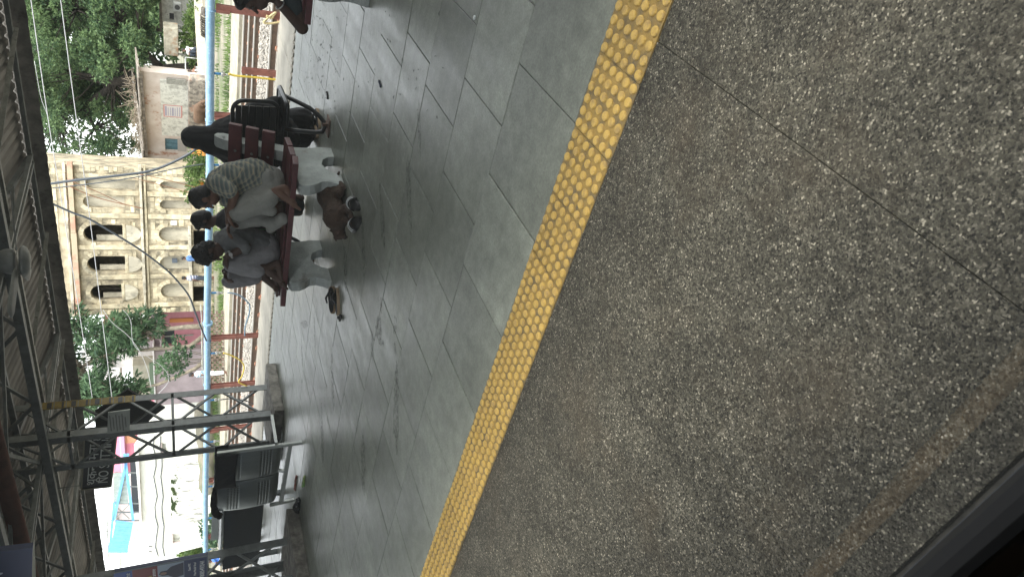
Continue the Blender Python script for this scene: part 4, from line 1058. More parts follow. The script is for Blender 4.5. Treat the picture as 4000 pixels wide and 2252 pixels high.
# ---- signs on and round the column
M_SIGNB = mat('sign_black', (0.016, 0.019, 0.020), .45); M_WHT = mat('letter_white', (.80, .82, .78), .6); M_SIGNW = mat('sign_white', (.50, .52, .47), .6, var=.15, vs=8)
SY = 7.84
s1 = thing('no_spitting_sign', 'black sign with white Hindi and English lettering hanging behind the column', 'sign', (-9.7, SY, 2.2))
q = [at_y(x, y, SY) for x, y in ((318, 1909), (330, 1705), (455, 1702), (434, 1897))]
MB().prism([tuple(p) for p in q], (0, .03, 0)).build('board', M_SIGNB, s1)
for a, b in zip(q, q[1:]+q[:1]):
    MB().bar(a-Vector((0, .006, 0)), b-Vector((0, .006, 0)), .022, .022).build('rim', mat('sign_rim', (.30, .28, .2), .6), s1)
xd = (q[2]-q[3]).normalized(); zd = Vector((-xd.z, 0, xd.x))
text_mesh('lettering', 'NO SPITTING', .195, xd, zd, at_y(420, 1884, SY-.012), M_WHT, s1, .002, sx=1.0)
text_mesh('lettering', 'थूकना मना है', .19, xd, zd, at_y(374, 1892, SY-.012), M_WHT, s1, .002, sx=1.3)
for x in (q[0].x+.08, q[1].x-.1): MB().tube([(x, SY+.015, 2.6), (x, SY+.015, 3.2)], .008, 6).build('hanger', M_STEEL, s1)
s2 = thing('notice_board', 'small pale notice plate tied to the taped column', 'sign', (-7.9, 7.05, 2.0))
F2 = Frame((-8.13, 7.06), (-7.70, 7.06))
MB().prism([(-8.12, 7.06, 1.985), (-7.70, 7.06, 1.965), (-7.72, 7.06, 2.215), (-8.13, 7.06, 2.25)], (0, .015, 0)).build('plate', M_SIGNW, s2)
for k in range(6):
    z = 2.20-.035*k; w = (.30, .24, .33, .28, .34, .2)[k]
    MB().box((-7.93-w/2, 7.056, z-.006), (-7.93+w/2, 7.059, z+.006)).build('print_line', mat('print_grey', (.22, .22, .2), .7), s2)
s3 = thing('arrow_sign', 'black diamond ended board behind the column, corner hanging torn', 'sign', (-8.1, 7.9, 1.8))
FZ = 7.86
pp = [at_y(x, y, FZ) for x, y in ((500, 1520), (370, 1607), (372, 1665), (430, 1668), (560, 1668), (600, 1625), (645, 1592), (570, 1560))]
MB().prism([tuple(p) for p in pp], (0, .03, 0)).build('board', mat('board_charcoal', (.02, .023, .025), .6), s3)
# yellow and black tape round the right leg
tpm = []
M_TY = mat('tape_yellow', (.30, .21, .04), .6, var=.4, vs=12, coord='World'); M_TB = mat('tape_black', (.02, .02, .02), .5)
tape = thing('warning_tape', 'yellow and black tape wound up the right leg of the lattice column', 'tape', (-8.18, 7.7, 2.3))
for k in range(9):
    z0 = 1.93+k*.14; MB().box((-8.183-.004, 7.645, z0), (-8.183+.006, 7.768, z0+.13)).box((-8.30, 7.758, z0), (-8.178, 7.772, z0+.13)).build('tape_wrap', M_TY, tape)
    MB().box((-8.183+.006, 7.655, z0+.02), (-8.183+.010, 7.755, z0+.045+.03*(k % 2))).build('tape_mark', M_TB, tape)
# poster beside the second column
AY = 4.62
pF = [at_y(x, y, AY) for x, y in ((812, 2165), (500, 2228))]
zb_, zt_ = pF[0].z, 2.05; x1 = pF[0].x; x0 = x1-1.5
adv = thing('advert_panel', 'framed advert panel with a phone number hung at the second column', 'advert', (x1-.7, AY, zb_))
MB().box((x0, AY, zb_), (x1, AY+.04, zt_)).build('panel', mat('ad_navy', (.035, .045, .10), .4), adv, bevel=.005)
MB().box((x0, AY-.012, zb_), (x1, AY-.002, zb_+.012)).box((x1-.012, AY-.012, zb_+.012), (x1, AY-.002, zt_)).build('frame', mat('ad_frame', (.10, .12, .14), .4, metal=.3), adv)
def adp(name, x, w, z, h, m, d=.002): return MB().box((x1-x-w, AY-d-.001, zb_+z), (x1-x, AY-d+.001, zb_+z+h)).build(name, m, adv)
adp('print_field', .03, 1.4, .24, .26, mat('ad_sky', (.30, .36, .42), .4)); adp('print_field', .03, 1.4, .50, .24, mat('ad_red', (.20, .04, .035), .4)); adp('print_field', .03, 1.4, .74, .17, mat('ad_blue', (.05, .10, .30), .4))
text_mesh('print', '8085493541', .068, (1, 0, 0), (0, 0, 1), (x1-.415, AY-.006, zb_+.035), M_WHT, adv, .0008, sx=.98)
text_mesh('print', 'Guna M.P.', .036, (1, 0, 0), (0, 0, 1), (x1-.24, AY-.006, zb_+.175), M_WHT, adv, .0008)
text_mesh('print', 'Mata Mandir Road', .036, (1, 0, 0), (0, 0, 1), (x1-.36, AY-.006, zb_+.12), M_WHT, adv, .0008)
text_mesh('print', 'amme', .06, (1, 0, 0), (0, 0, 1), (x1-.22, AY-.006, zb_+.52), M_WHT, adv, .0008)
text_mesh('print', 'A', .23, (1, 0, 0), (0, 0, 1), (x1-.35, AY-.005, zb_+.56), mat('ad_yellow', (.42, .42, .05), .4), adv, .0008)
text_mesh('print', 'me', .07, (1, 0, 0), (0, 0, 1), (x1-.15, AY-.006, zb_+.76), M_WHT, adv, .0008)
# printed seated figure, a plain silhouette
sil = [(-.05, .245), (-.30, .245), (-.33, .33), (-.25, .40), (-.24, .46), (-.20, .49), (-.15, .47), (-.15, .41), (-.09, .37)]
MB().prism([(x1+q[0], AY-.006, zb_+q[1]) for q in sil], (0, .002, 0)).build('printed_figure', mat('ad_figure', (.05, .05, .07), .5), adv)
MB().prism([(x1-.195+.028*math.cos(a), AY-.008, zb_+.445+.034*math.sin(a)) for a in [k*.628 for k in range(10)]], (0, .0015, 0)).build('printed_face', mat('ad_face', (.28, .18, .13), .5), adv)
for x in (x1-.1, x1-1.2): MB().tube([(x, AY+.02, zt_), (x, AY+.02, 2.95)], .01, 6).build('hanger', M_STEEL, adv)
# blue dustbin sign overhead
DY = 4.0
bs = thing('dustbin_sign', 'navy blue hanging sign with white BIN lettering, pale lower edge', 'sign', (-6.4, DY, 2.5))
q = [at_y(x, y, DY) for x, y in ((-60, 2158), (128, 2137), (118, 2400), (-120, 2400))]
MB().prism([tuple(p) for p in q], (0, .05, 0)).build('board', mat('sign_navy', (.010, .022, .085), .4), bs)
bx = at_y(100, 2252, DY); q0 = Vector(q[1]); e_ = (Vector(q[2])-q0).normalized(); u_ = Vector((-e_.z, 0, e_.x)); u_ = u_ if u_.z > 0 else -u_
st_ = q0+e_*.62+u_*.10
text_mesh('lettering', 'DUSTBIN', .155, -e_ if e_.x < 0 else e_, u_, (q0+e_*.90+u_*.20)-Vector((0, .006, 0)), mat('bin_letter', (.55, .60, .68), .5), bs, .002, sx=.95)
MB().prism([tuple(Vector(p)+Vector((0, .05, 0))) for p in (q[1], q[2], Vector(q[2])+Vector((0, .12, -.03)), Vector(q[1])+Vector((0, .02, -.004)))], (0, .01, 0)).build('lower_edge', mat('sign_edge', (.55, .56, .5), .5), bs)

# ---- ceiling fan under the purlin
FC = at_y(80, 1020, 5.6)
fan = thing('ceiling_fan', 'dusty grey ceiling fan hanging from the canopy', 'fan', tuple(FC))
M_FAN = mat('fan_grey', (.30, .31, .29), .5, var=.3, vs=9)
def lathe(mb, c, prof, n=20): mb.loft([[Vector((c.x+r*math.cos(2*math.pi*k/n), c.y+r*math.sin(2*math.pi*k/n), c.z+z)) for k in range(n)] for r, z in prof])
mb = MB(); lathe(mb, FC, [(.02, .17), (.07, .165), (.10, .12), (.11, .06), (.105, .04), (.06, .03)]); mb.build('motor', M_FAN, fan)
mb = MB(); lathe(mb, FC, [(.03, .0), (.12, -.005), (.135, -.02), (.12, -.045), (.07, -.065), (.01, -.07)]); mb.build('lower_cap', M_FAN, fan)
MB().tube([tuple(FC+Vector((0, 0, .16))), (FC.x, FC.y, 3.5)], .016, 8).build('down_rod', M_FAN, fan)
for a in (0.35, 2.44, 4.53):
    d = Vector((math.cos(a), math.sin(a), 0)); s_ = Vector((-d.y, d.x, .18)); c0 = FC+Vector((0, 0, .02))
    mb = MB(); mb.loft([[c0+d*r-s_*w+Vector((0, 0, .003)), c0+d*r+s_*w+Vector((0, 0, .003)), c0+d*r+s_*w-Vector((0, 0, .003)), c0+d*r-s_*w-Vector((0, 0, .003))] for r, w in ((.1, .03), (.2, .06), (.5, .065), (.58, .04))]); mb.build('blade', M_FAN, fan)

# ---- footwear and litter
M_BR = mat('shoe_black', (.012, .012, .013), .45); M_TAN = mat('sandal_tan', (.34, .25, .16), .75, var=.2, vs=20); M_STR = mat('stripe_white', (.7, .72, .7), .6)
def sole_loop(L, W, n=20):
    P = []
    for k in range(n):
        a = 2*math.pi*k/n; x = math.cos(a)*L/2; w = W/2*(1.0+.18*math.cos(a))*(1-.16*math.exp(-((x+.02)/.05)**2))
        P.append((x, math.sin(a)*w))
    return P
def footwear(name, label, loc, ang, kind, grp, tilt=None):
    t = thing(name, label, 'footwear', loc, grp); L, W = .27, .10
    lp = sole_loop(L, W); c = Vector(loc); R = Matrix.Rotation(ang, 3, 'Z')
    if tilt: R = R@Matrix.Rotation(tilt, 3, 'X')
    f = lambda x, y, z: c+R@Vector((x, y, z))
    h = .028
    MB().loft([[f(x, y, z) for x, y in lp] for z in (0, h*.5, h)], smooth=False).build('sole', M_BR if kind == 'slide' else M_TAN, t)
    MB().loft([[f(x*.93, y*.88, z) for x, y in lp] for z in (h, h+.003)], smooth=False).build('footbed', mat('footbed_dark', (.016, .016, .016), .7), t)
    if kind == 'slide':
        rings = []
        for i in range(13):
            a = math.pi*i/12; y = -.055*math.cos(a); z = .008+.062*math.sin(a)
            rings.append([f(x, y*(1+s), z+s*.05) for x, s in ((.0, 0), (.10, -.08), (.10, .03), (.0, .08))])
        MB().loft(rings).build('strap', M_BR, t)
        for x in (.022, .056):
            rr = []
            for i in range(2, 11):
                a = math.pi*i/12; y = -.0605*math.cos(a); z = .008+.0685*math.sin(a)
                rr.append([f(x, y, z), f(x+.013, y*.99, z-.0018), f(x+.013, y*1.02, z+.002), f(x, y*1.04, z+.004)])
            MB().loft(rr).build('stripe', M_STR, t)
    else:
        for s in (-1, 1):
            MB().tube([f(.085, 0, h), f(.07, s*.012, h+.022), f(.02, s*.040, h+.034), f(-.03, s*.048, h+.012)], [.006, .011, .011, .008], 6).build('thong_strap', M_BR, t)
    return t
p = at_z(1400, 872); footwear('slide_sandal', 'black slide with white stripes, left one of the pair before the dog', (p.x, p.y, 0), 2.5, 'slide', 'black slides before the bench', .0)
p = at_z(1396, 816); footwear('slide_sandal', 'black slide with white stripes, right one lying against its mate', (p.x+.02, p.y+.03, .0), 1.9, 'slide', 'black slides before the bench', .15)
p = at_z(1322, 1180); footwear('flip_flop', 'tan flip flop with dark footbed, nearer of the leaning pair', (p.x+.02, p.y-.01, .0), .80, 'thong', 'tan flip flops left of the bench')
footwear('flip_flop', 'tan flip flop tipped up behind its mate left of bench', (p.x-.03, p.y+.075, .03), .62, 'thong', 'tan flip flops left of the bench', .55)
p = at_z(1250, 470); footwear('brown_sandal', 'brown sandal under the black steel bench, farther one', (p.x, p.y+.04, 0), 1.2, 'thong', 'brown sandals under the black bench')
p = at_z(1238, 515); footwear('brown_sandal', 'brown sandal under the black steel bench, nearer one', (p.x, p.y, 0), 1.6, 'thong', 'brown sandals under the black bench')
def scrap(name, label, x, y, prims, m, dis=.006, vox=.006):
    p = at_z(x, y); o = organic(name, [(k[0], *[ (p+Vector(a)) if isinstance(a, tuple) and len(a) == 3 and i % 2 == 0 and k[0] == 'L' else a for i, a in enumerate(k[1:])]) if k[0] == 'L' else ('E', p+Vector(k[1]), k[2]) for k in prims], m, None, vox, 1, dis, 30)
    return tag(o, label, 'litter', 'litter on the platform')
scrap('black_plastic_bag', 'crumpled black plastic bag before the steel bench', 1171, 1975, [('L', (-.15, 0, .03), .035, (.14, .01, .03), .03), ('E', (0, 0, .035), (.1, .045, .05))], mat('plastic_black', (.012, .012, .014), .25), .014)
scrap('snack_wrapper', 'torn green and white snack wrapper on the floor', 1191, 1878, [('L', (-.09, .0, .012), .018, (.09, .01, .012), .014)], mat('wrapper_green', (.45, .50, .22), .35, col2=(.08, .2, .03), vs=12), .01)
scrap('beaded_wrapper', 'long reddish foil wrapper beside the bench foot', 1158, 1885, [('L', (-.15, 0, .012), .015, (.14, .01, .012), .014)], mat('wrapper_foil', (.4, .3, .25), .3, col2=(.2, .03, .02), vs=40, metal=.4), .008)
scrap('crumpled_scrap', 'small crumpled dark scrap left of the flip flops', 1335, 1241, [('E', (0, 0, .018), (.03, .028, .018))], mat('scrap_dark', (.03, .03, .028), .7), .02)
scrap('dark_leaf', 'dark folded leaf lying before the black bench', 1281, 372, [('L', (-.02, -.03, .008), .012, (.02, .03, .008), .010)], MATS['scrap_dark'], .006)
scrap('blue_scrap', 'dark scrap with a bluish end on the slabs', 1486, 328, [('L', (-.01, -.035, .006), .009, (.01, .035, .006), .009)], mat('scrap_blue', (.02, .03, .06), .6), .004)
scrap('chipped_pebble', 'small pale chip on the slabs near the top edge', 1857, 70, [('E', (0, 0, .006), (.012, .012, .008))], M_STR, .002, .004)
fl = MB(); rnd = random.Random(2)
for i in range(150):
    x = rnd.gauss(1255, 40) if rnd.random() < .75 else rnd.uniform(1150, 1750); y = rnd.uniform(30, 460)
    p = at_z(x, y); a = rnd.uniform(0, 3.14); l = rnd.uniform(.006, .02); w = rnd.uniform(.003, .006)
    d = Vector((math.cos(a), math.sin(a), 0)); s_ = Vector((-d.y, d.x, 0))
    fl.add([p+d*l+Vector((0, 0, .004)), p+s_*w+Vector((0, 0, .008)), p-d*l+Vector((0, 0, .004)), p-s_*w+Vector((0, 0, .006))], [(0, 1, 2, 3)])
o = fl.build('floor_crumbs', MATS['scrap_dark'], origin=(0, 0, 0)); tag(o, 'dark crumbs and leaf bits scattered on the slabs', 'litter', kind='stuff')

# ---- dried smudges and footmarks on the slabs
def stain_mat():
    m = bpy.data.materials.new('floor_smudge'); m.use_nodes = True; N = m.node_tree.nodes; L = m.node_tree.links; b = N['Principled BSDF']
    b.inputs['Base Color'].default_value = (.055, .058, .05, 1); b.inputs['Roughness'].default_value = .6
    g_ = N.new('ShaderNodeNewGeometry'); n = N.new('ShaderNodeTexNoise'); n.inputs['Scale'].default_value = 26; n.inputs['Detail'].default_value = 7; n.inputs['Roughness'].default_value = .7; L.new(g_.outputs['Position'], n.inputs['Vector'])
    r = N.new('ShaderNodeMapRange'); r.inputs[1].default_value = .42; r.inputs[2].default_value = .66; r.inputs[4].default_value = .5; L.new(n.outputs[0], r.inputs[0]); L.new(r.outputs[0], b.inputs['Alpha']); return m
sm_ = MB(); rnd = random.Random(21)
def smudge(x, y, rx, ry, ang=0.0):
    p = at_z(x, y); n = 18
    sm_.add([p+Vector((math.cos(ang), math.sin(ang), 0))*(rx*math.cos(a)*k_)+Vector((-math.sin(ang), math.cos(ang), 0))*(ry*math.sin(a)*k_)+Vector((0, 0, .0032)) for a, k_ in [(2*math.pi*i/n, rnd.uniform(.72, 1.15)) for i in range(n)]], [tuple(range(n))])
for q in ((1455, 1345, .16, .045, .75), (1480, 1285, .10, .10, 0), (1490, 1335, .09, .03, 2.2), (1190, 1265, .05, .25, .7), (1230, 1300, .28, .035, .72), (1180, 1370, .30, .03, .75), (1545, 1270, .08, .04, .3), (1490, 1190, .07, .035, .6), (1545, 1360, .06, .03, 1), (1490, 830, .25, .03, .72), (1500, 880, .2, .03, .75), (1640, 500, .2, .03, .7), (1300, 1500, .3, .06, .7), (1260, 1700, .35, .07, .7), (1420, 1800, .3, .08, .6), (1350, 1050, .25, .07, .7), (1420, 960, .3, .05, .7), (1600, 760, .3, .05, .7), (1550, 1600, .35, .08, .6)): smudge(*q)
o = sm_.build('floor_smudges', stain_mat(), origin=(0, 0, 0)); tag(o, 'dark dried smudges and footmarks on the stone slabs', 'stain', kind='stuff')

# ================================================================== PEOPLE AND ANIMALS
M_SKIN = mat('skin_brown', (0.155, 0.082, 0.054), 0.55, var=.25, vs=14, spec=.35, coord='World'); M_SKIND = mat('skin_dark', (0.080, 0.045, 0.032), 0.55, var=.25, vs=14, spec=.35, coord='World')
M_SKINF = mat('skin_feet', (0.15, 0.085, 0.058), 0.6, var=.3, vs=16, coord='World')
M_HAIR = mat('hair_black', (0.008, 0.007, 0.007), 0.55, bump=.6, bs=120); M_EYE = mat('eye_dark', (0.02, 0.015, 0.012), .2)
V = Vector
def basis(f, up=(0, 0, 1)):
    f = V(f).normalized(); r = f.cross(V(up)).normalized(); u = r.cross(f); return r, f, u
def rotm(r, f, u): return Matrix(((r.x, f.x, u.x), (r.y, f.y, u.y), (r.z, f.z, u.z)))
def head_prims(c, f, up=(0, 0, 1), s=1.0):
    r, f, u = basis(f, up); R = rotm(r, f, u); c = V(c); k = s
    return [('E', c+u*.02*k-f*.005*k, (.072*k, .092*k, .098*k), R), ('E', c+f*.028*k-u*.05*k, (.055*k, .062*k, .062*k), R), ('E', c+f*.052*k-u*.088*k, (.024*k, .022*k, .02*k), R),
            ('L', c+f*.088*k+u*.012*k, .008*k, c+f*.112*k-u*.024*k, .013*k), ('L', c+f*.080*k+r*.03*k+u*.026*k, .010*k, c+f*.080*k-r*.03*k+u*.026*k, .010*k),
            ('L', c+f*.088*k+r*.016*k-u*.052*k, .008*k, c+f*.088*k-r*.016*k-u*.052*k, .008*k),
            ('E', c+r*.075*k-f*.008*k-u*.005*k, (.010*k, .024*k, .032*k), R), ('E', c-r*.075*k-f*.008*k-u*.005*k, (.010*k, .024*k, .032*k), R)]
def eyes(c, f, parent, up=(0, 0, 1), s=1.0):
    r, f, u = basis(f, up); c = V(c)
    for q in (1, -1):
        mb = MB(); ellipsoid(mb, c+f*.083*s+r*q*.031*s+u*.008*s, (.011*s, .008*s, .007*s), rotm(r, f, u), 8, 6); mb.build('eye', M_EYE, parent)
def hair(c, f, parent, up=(0, 0, 1), s=1.0, curly=False, long=0.0):
    r, f, u = basis(f, up); R = rotm(r, f, u); c = V(c)
    pr = [('E', c+u*.045*s-f*.022*s, (.080*s, .088*s, .086*s), R), ('E', c+u*.01*s-f*.045*s, (.078*s, .066*s, .088*s), R), ('E', c+u*.082*s+f*.025*s, (.062*s, .062*s, .036*s), R),
          ('E', c+u*.03*s+r*.066*s+f*.012*s, (.014*s, .030*s, .045*s), R), ('E', c+u*.03*s-r*.066*s+f*.012*s, (.014*s, .030*s, .045*s), R)]
    if curly: pr += [('E', c+u*.07*s-f*.02*s, (.098*s, .108*s, .088*s), R)]
    return organic('hair', pr, M_HAIR, parent, .008, 1, .016 if curly else .005, 34 if curly else 45, 3.0)
def hand_prims(w, d, n, curl=.5, s=1.0, thumb=1):
    """w wrist, d pointing direction, n back-of-hand normal"""
    d = V(d).normalized(); n = (V(n)-d*V(n).dot(d)).normalized(); sd = d.cross(n)*thumb; w = V(w); P = []
    for k in (-1, 0, 1): P.append(('L', w+d*.012*s, .017*s, w+d*.085*s+sd*.023*k*s, .0135*s))
    for i, L in enumerate((.072, .082, .078, .06)):
        b = w+d*.088*s+sd*(.031-.0205*i)*s; a1 = curl*.6; a2 = curl*1.5; a3 = curl*2.1; p = b
        for a, l in ((a1, .46), (a2, .3), (a3, .24)):
            q = p+(d*math.cos(a)-n*math.sin(a))*L*l*s; P.append(('L', p, .0088*s, q, .0078*s)); p = q
    b = w+d*.03*s+sd*.026*s; m_ = b+(d*.6+sd*.7-n*.25).normalized()*.038*s; P += [('L', b, .012*s, m_, .0105*s), ('L', m_, .010*s, m_+(d*.9+sd*.2-n*.4).normalized()*.032*s, .0085*s)]
    return P
def foot_prims(an, heel, ball, s=1.0, side=1, droop=.0):
    """ankle, heel, ball of the foot, toes beyond the ball"""
    an, heel, ball = V(an), V(heel), V(ball); d = (ball-heel).normalized(); up = V((0, 0, 1)); sd = d.cross(up).normalized()*side; nn = sd.cross(d)*side
    P = [('L', an, .036*s, heel+nn*.012, .034*s), ('L', an+d*.02, .034*s, ball+nn*.008-d*.02, .026*s), ('L', heel+nn*.006, .03*s, ball, .026*s), ('L', ball-sd*.022*s, .021*s, ball+sd*.026*s-d*.012*s, .018*s)]
    for i, (L, r) in enumerate(((.048, .0125), (.043, .0095), (.038, .009), (.032, .0085), (.026, .008))):
        b = ball-sd*(.026-.0145*i)*s+d*(.012-.004*i)*s; P.append(('L', b, r*1.05*s, b+(d-nn*droop).normalized()*L*s, r*s))
    return P
def plaid():
    m = bpy.data.materials.new('plaid_shirt'); m.use_nodes = True; N = m.node_tree.nodes; L = m.node_tree.links
    b = N['Principled BSDF']; b.inputs['Roughness'].default_value = .85; tc = N.new('ShaderNodeNewGeometry')
    mp = N.new('ShaderNodeMapping'); mp.inputs['Rotation'].default_value = (.2, .35, .7); L.new(tc.outputs['Position'], mp.inputs['Vector'])
    sp = N.new('ShaderNodeSeparateXYZ'); L.new(mp.outputs[0], sp.inputs[0])
    def band(sock, freq, lo, hi):
        k = N.new('ShaderNodeMath'); k.operation = 'MULTIPLY'; k.inputs[1].default_value = freq; L.new(sock, k.inputs[0])
        f = N.new('ShaderNodeMath'); f.operation = 'FRACT'; L.new(k.outputs[0], f.inputs[0])
        r = N.new('ShaderNodeValToRGB'); r.color_ramp.interpolation = 'CONSTANT'; r.color_ramp.elements[0].color = (0, 0, 0, 1); r.color_ramp.elements[1].position = lo; r.color_ramp.elements[1].color = (1, 1, 1, 1)
        e = r.color_ramp.elements.new(hi); e.color = (0, 0, 0, 1); L.new(f.outputs[0], r.inputs[0]); return r.outputs[0]
    base = (0.22, 0.235, 0.19, 1)
    def mixc(f, a, c, amt=.55):
        m_ = N.new('ShaderNodeMix'); m_.data_type = 'RGBA'; k = N.new('ShaderNodeMath'); k.operation = 'MULTIPLY'; k.inputs[1].default_value = amt; L.new(f, k.inputs[0]); L.new(k.outputs[0], m_.inputs[0])
        if isinstance(a, tuple): m_.inputs[6].default_value = a
        else: L.new(a, m_.inputs[6])
        m_.inputs[7].default_value = c; return m_.outputs[2]
    c = mixc(band(sp.outputs[2], 27, .1, .5), base, (.055, .075, .085, 1)); c = mixc(band(sp.outputs[0], 27, .2, .55), c, (.06, .08, .09, 1)); c = mixc(band(sp.outputs[2], 27, .72, .8), c, (.42, .34, .23, 1), .8); c = mixc(band(sp.outputs[0], 27, .75, .83), c, (.42, .34, .23, 1), .8)
    L.new(c, b.inputs['Base Color']); return m
M_PLAID = plaid(); M_PANT = mat('trouser_grey', (0.28, 0.28, 0.25), .9, var=.18, vs=8, bump=.35, bs=35, coord='World'); M_PANTB = mat('trouser_lilac_grey', (0.28, 0.275, 0.28), .9, var=.18, vs=8, bump=.35, bs=35, coord='World')
M_TEE = mat('shirt_grey', (0.15, 0.155, 0.155), .9, var=.2, vs=12, coord='World'); M_DKC = mat('cloth_dark', (0.018, 0.018, 0.02), .9, var=.3, vs=10, bump=.4, bs=30, coord='World')

# ---- man in the plaid shirt, squatting on the bench
A = thing('person', 'squatting man in plaid shirt and grey trousers, bare feet over the bench edge', 'person', (-3.45, 5.62, .46), 'people on the platform')
hc = V((-3.485, 5.60, 1.155)); hf = V((-.90, -.12, -.38))
lk, la = V((-3.535, 5.45, .905)), V((-3.315, 5.475, .575)); rk, ra = V((-3.775, 5.67, .86)), V((-3.60, 5.63, .565))
body = head_prims(hc, hf)+[('L', hc-V((0, 0, .06))-hf*.02, .052, (-3.37, 5.65, 1.06), .062),
     ('C', [(V((-3.37, 5.68, .62)), .12), (V((-3.29, 5.69, .76)), .115), (V((-3.34, 5.66, .97)), .125), (V((-3.37, 5.65, 1.03)), .10)]),
     ('C', [(V((-3.30, 5.545, 1.055)), .058), (V((-3.325, 5.43, .945)), .046), (V((-3.345, 5.425, .935)), .043), (V((-3.59, 5.475, .968)), .027)]),
     ('C', [(V((-3.44, 5.77, 1.045)), .058), (V((-3.66, 5.76, .94)), .045), (V((-3.76, 5.60, .955)), .027)]),
     ('C', [(V((-3.36, 5.62, .60)), .08), (lk, .058), (la, .04)]), ('C', [(V((-3.44, 5.77, .60)), .08), (rk, .058), (ra, .04)])]
body += hand_prims((-3.595, 5.476, .968), (-.85, .15, -.25), (-.1, -.3, 1), .55, 1.0, 1)+hand_prims((-3.76, 5.60, .955), (-.3, -.7, .1), (-.3, -.2, 1), .5, 1.0, -1)
body += foot_prims(la, (-3.295, 5.50, .505), (-3.40, 5.375, .435), 1.05, 1, .4)+foot_prims(ra, (-3.575, 5.66, .505), (-3.68, 5.55, .50), 1.05, -1, .1)
organic('body', body, M_SKIN, A, .0062, 3)
eyes(hc, hf, A); hair(hc, hf, A)
shirt = [('C', [(V((-3.345, 5.685, .66)), .150), (V((-3.285, 5.69, .76)), .148), (V((-3.325, 5.665, .93)), .148), (V((-3.36, 5.655, 1.03)), .118), (V((-3.385, 5.64, 1.075)), .08)]),
         ('C', [(V((-3.335, 5.58, 1.045)), .085), (V((-3.30, 5.53, 1.055)), .080), (V((-3.312, 5.465, .985)), .072), (V((-3.325, 5.44, .955)), .064)]),
         ('C', [(V((-3.41, 5.73, 1.045)), .085), (V((-3.45, 5.775, 1.04)), .080), (V((-3.57, 5.77, .975)), .066)]),
         ('L', (-3.50, 5.58, .98), .06, (-3.46, 5.60, .80), .09), ('E', (-3.42, 5.66, .90), (.13, .14, .17))]
organic('shirt', shirt, M_PLAID, A, .009, 3, .010, 13, 1.0)
def fold_pants(name, prims, m, parent, seed): return organic(name, prims, m, parent, .009, 3, .009, 11, seed, stretch=(1, 1, .7))
pants = [('E', (-3.37, 5.69, .60), (.165, .155, .12)), ('E', (-3.33, 5.66, .66), (.15, .13, .10)), ('C', [(V((-3.37, 5.61, .61)), .115), (V((-3.45, 5.52, .77)), .10), (lk+V((0, 0, -.01)), .078), (V((-3.46, 5.455, .74)), .088), (V((-3.385, 5.465, .635)), .080)]),
         ('C', [(V((-3.47, 5.75, .60)), .115), (V((-3.63, 5.70, .75)), .10), (rk, .078), (V((-3.71, 5.645, .72)), .088), (V((-3.66, 5.62, .62)), .085)]),
         ('C', [(V((-3.70, 5.56, .66)), .05), (V((-3.67, 5.50, .56)), .06), (V((-3.61, 5.455, .50)), .035)]), ('L', (-3.76, 5.52, .60), .045, (-3.60, 5.47, .52), .05), ('L', (-3.47, 5.44, .70), .06, (-3.50, 5.43, .62), .05)]
fold_pants('trousers', pants, M_PANT, A, 2.0)
# ---- man beside him, head bowed, watch on the wrist
B = thing('person', 'bowed curly haired man in grey shirt with a wrist watch, squatting on the left', 'person', (-4.15, 5.62, .46), 'people on the platform')
hc = V((-4.065, 5.595, 1.105)); hf = V((-.66, -.42, -.62))
lk, la = V((-4.15, 5.495, .93)), V((-4.20, 5.505, .61)); rk, ra = V((-4.475, 5.67, .925)), V((-4.395, 5.635, .61))
body = head_prims(hc, hf)+[('L', hc-V((0, 0, .05))-hf*.03, .052, (-4.03, 5.68, 1.0), .06), ('C', [(V((-4.12, 5.74, .60)), .12), (V((-4.06, 5.74, .74)), .115), (V((-4.02, 5.71, .90)), .12), (V((-4.03, 5.69, .97)), .10)]),
     ('C', [(V((-3.95, 5.60, .955)), .056), (V((-3.945, 5.505, .805)), .044), (V((-4.02, 5.455, .975)), .027)]), ('C', [(V((-4.13, 5.80, .95)), .056), (V((-4.30, 5.74, .86)), .042), (V((-4.27, 5.56, .985)), .026)]),
     ('C', [(V((-4.12, 5.66, .58)), .08), (lk, .058), (la, .04)]), ('C', [(V((-4.22, 5.80, .58)), .08), (rk, .058), (ra, .04)])]
body += hand_prims((-4.025, 5.455, .977), (-.95, .12, .08), (-.05, -.5, 1), .3, 1.1, 1)+hand_prims((-4.27, 5.56, .985), (-.3, -.9, -.1), (-.3, -.1, 1), .7, 1.0, -1)
body += foot_prims(la, (-4.165, 5.535, .505), (-4.31, 5.395, .475), 1.1, 1, .7)+foot_prims(ra, (-4.36, 5.66, .505), (-4.50, 5.55, .50), 1.1, -1, .1)
organic('body', body, M_SKIND, B, .0062, 3); eyes(hc, hf, B); hair(hc, hf, B, curly=True)
shirt = [('C', [(V((-4.115, 5.745, .64)), .148), (V((-4.06, 5.745, .74)), .145), (V((-4.015, 5.715, .88)), .146), (V((-4.02, 5.70, .965)), .115), (V((-4.03, 5.68, 1.0)), .074)]),
         ('C', [(V((-3.985, 5.64, .95)), .08), (V((-3.95, 5.60, .94)), .076), (V((-3.945, 5.525, .83)), .066), (V((-3.955, 5.50, .82)), .06)]), ('C', [(V((-4.09, 5.76, .95)), .08), (V((-4.14, 5.80, .94)), .074), (V((-4.27, 5.775, .86)), .06)])]
organic('shirt', shirt, M_TEE, B, .009, 3, .009, 13, 4.0)
MB().tube([V((-4.04, 5.69, 1.035))+V((.074*math.cos(a), .074*math.sin(a), .012*math.sin(a*2))) for a in [k*math.pi/8 for k in range(16)]], .014, 6, closed=True).build('collar', mat('collar_pale', (.26, .32, .30), .8), B)
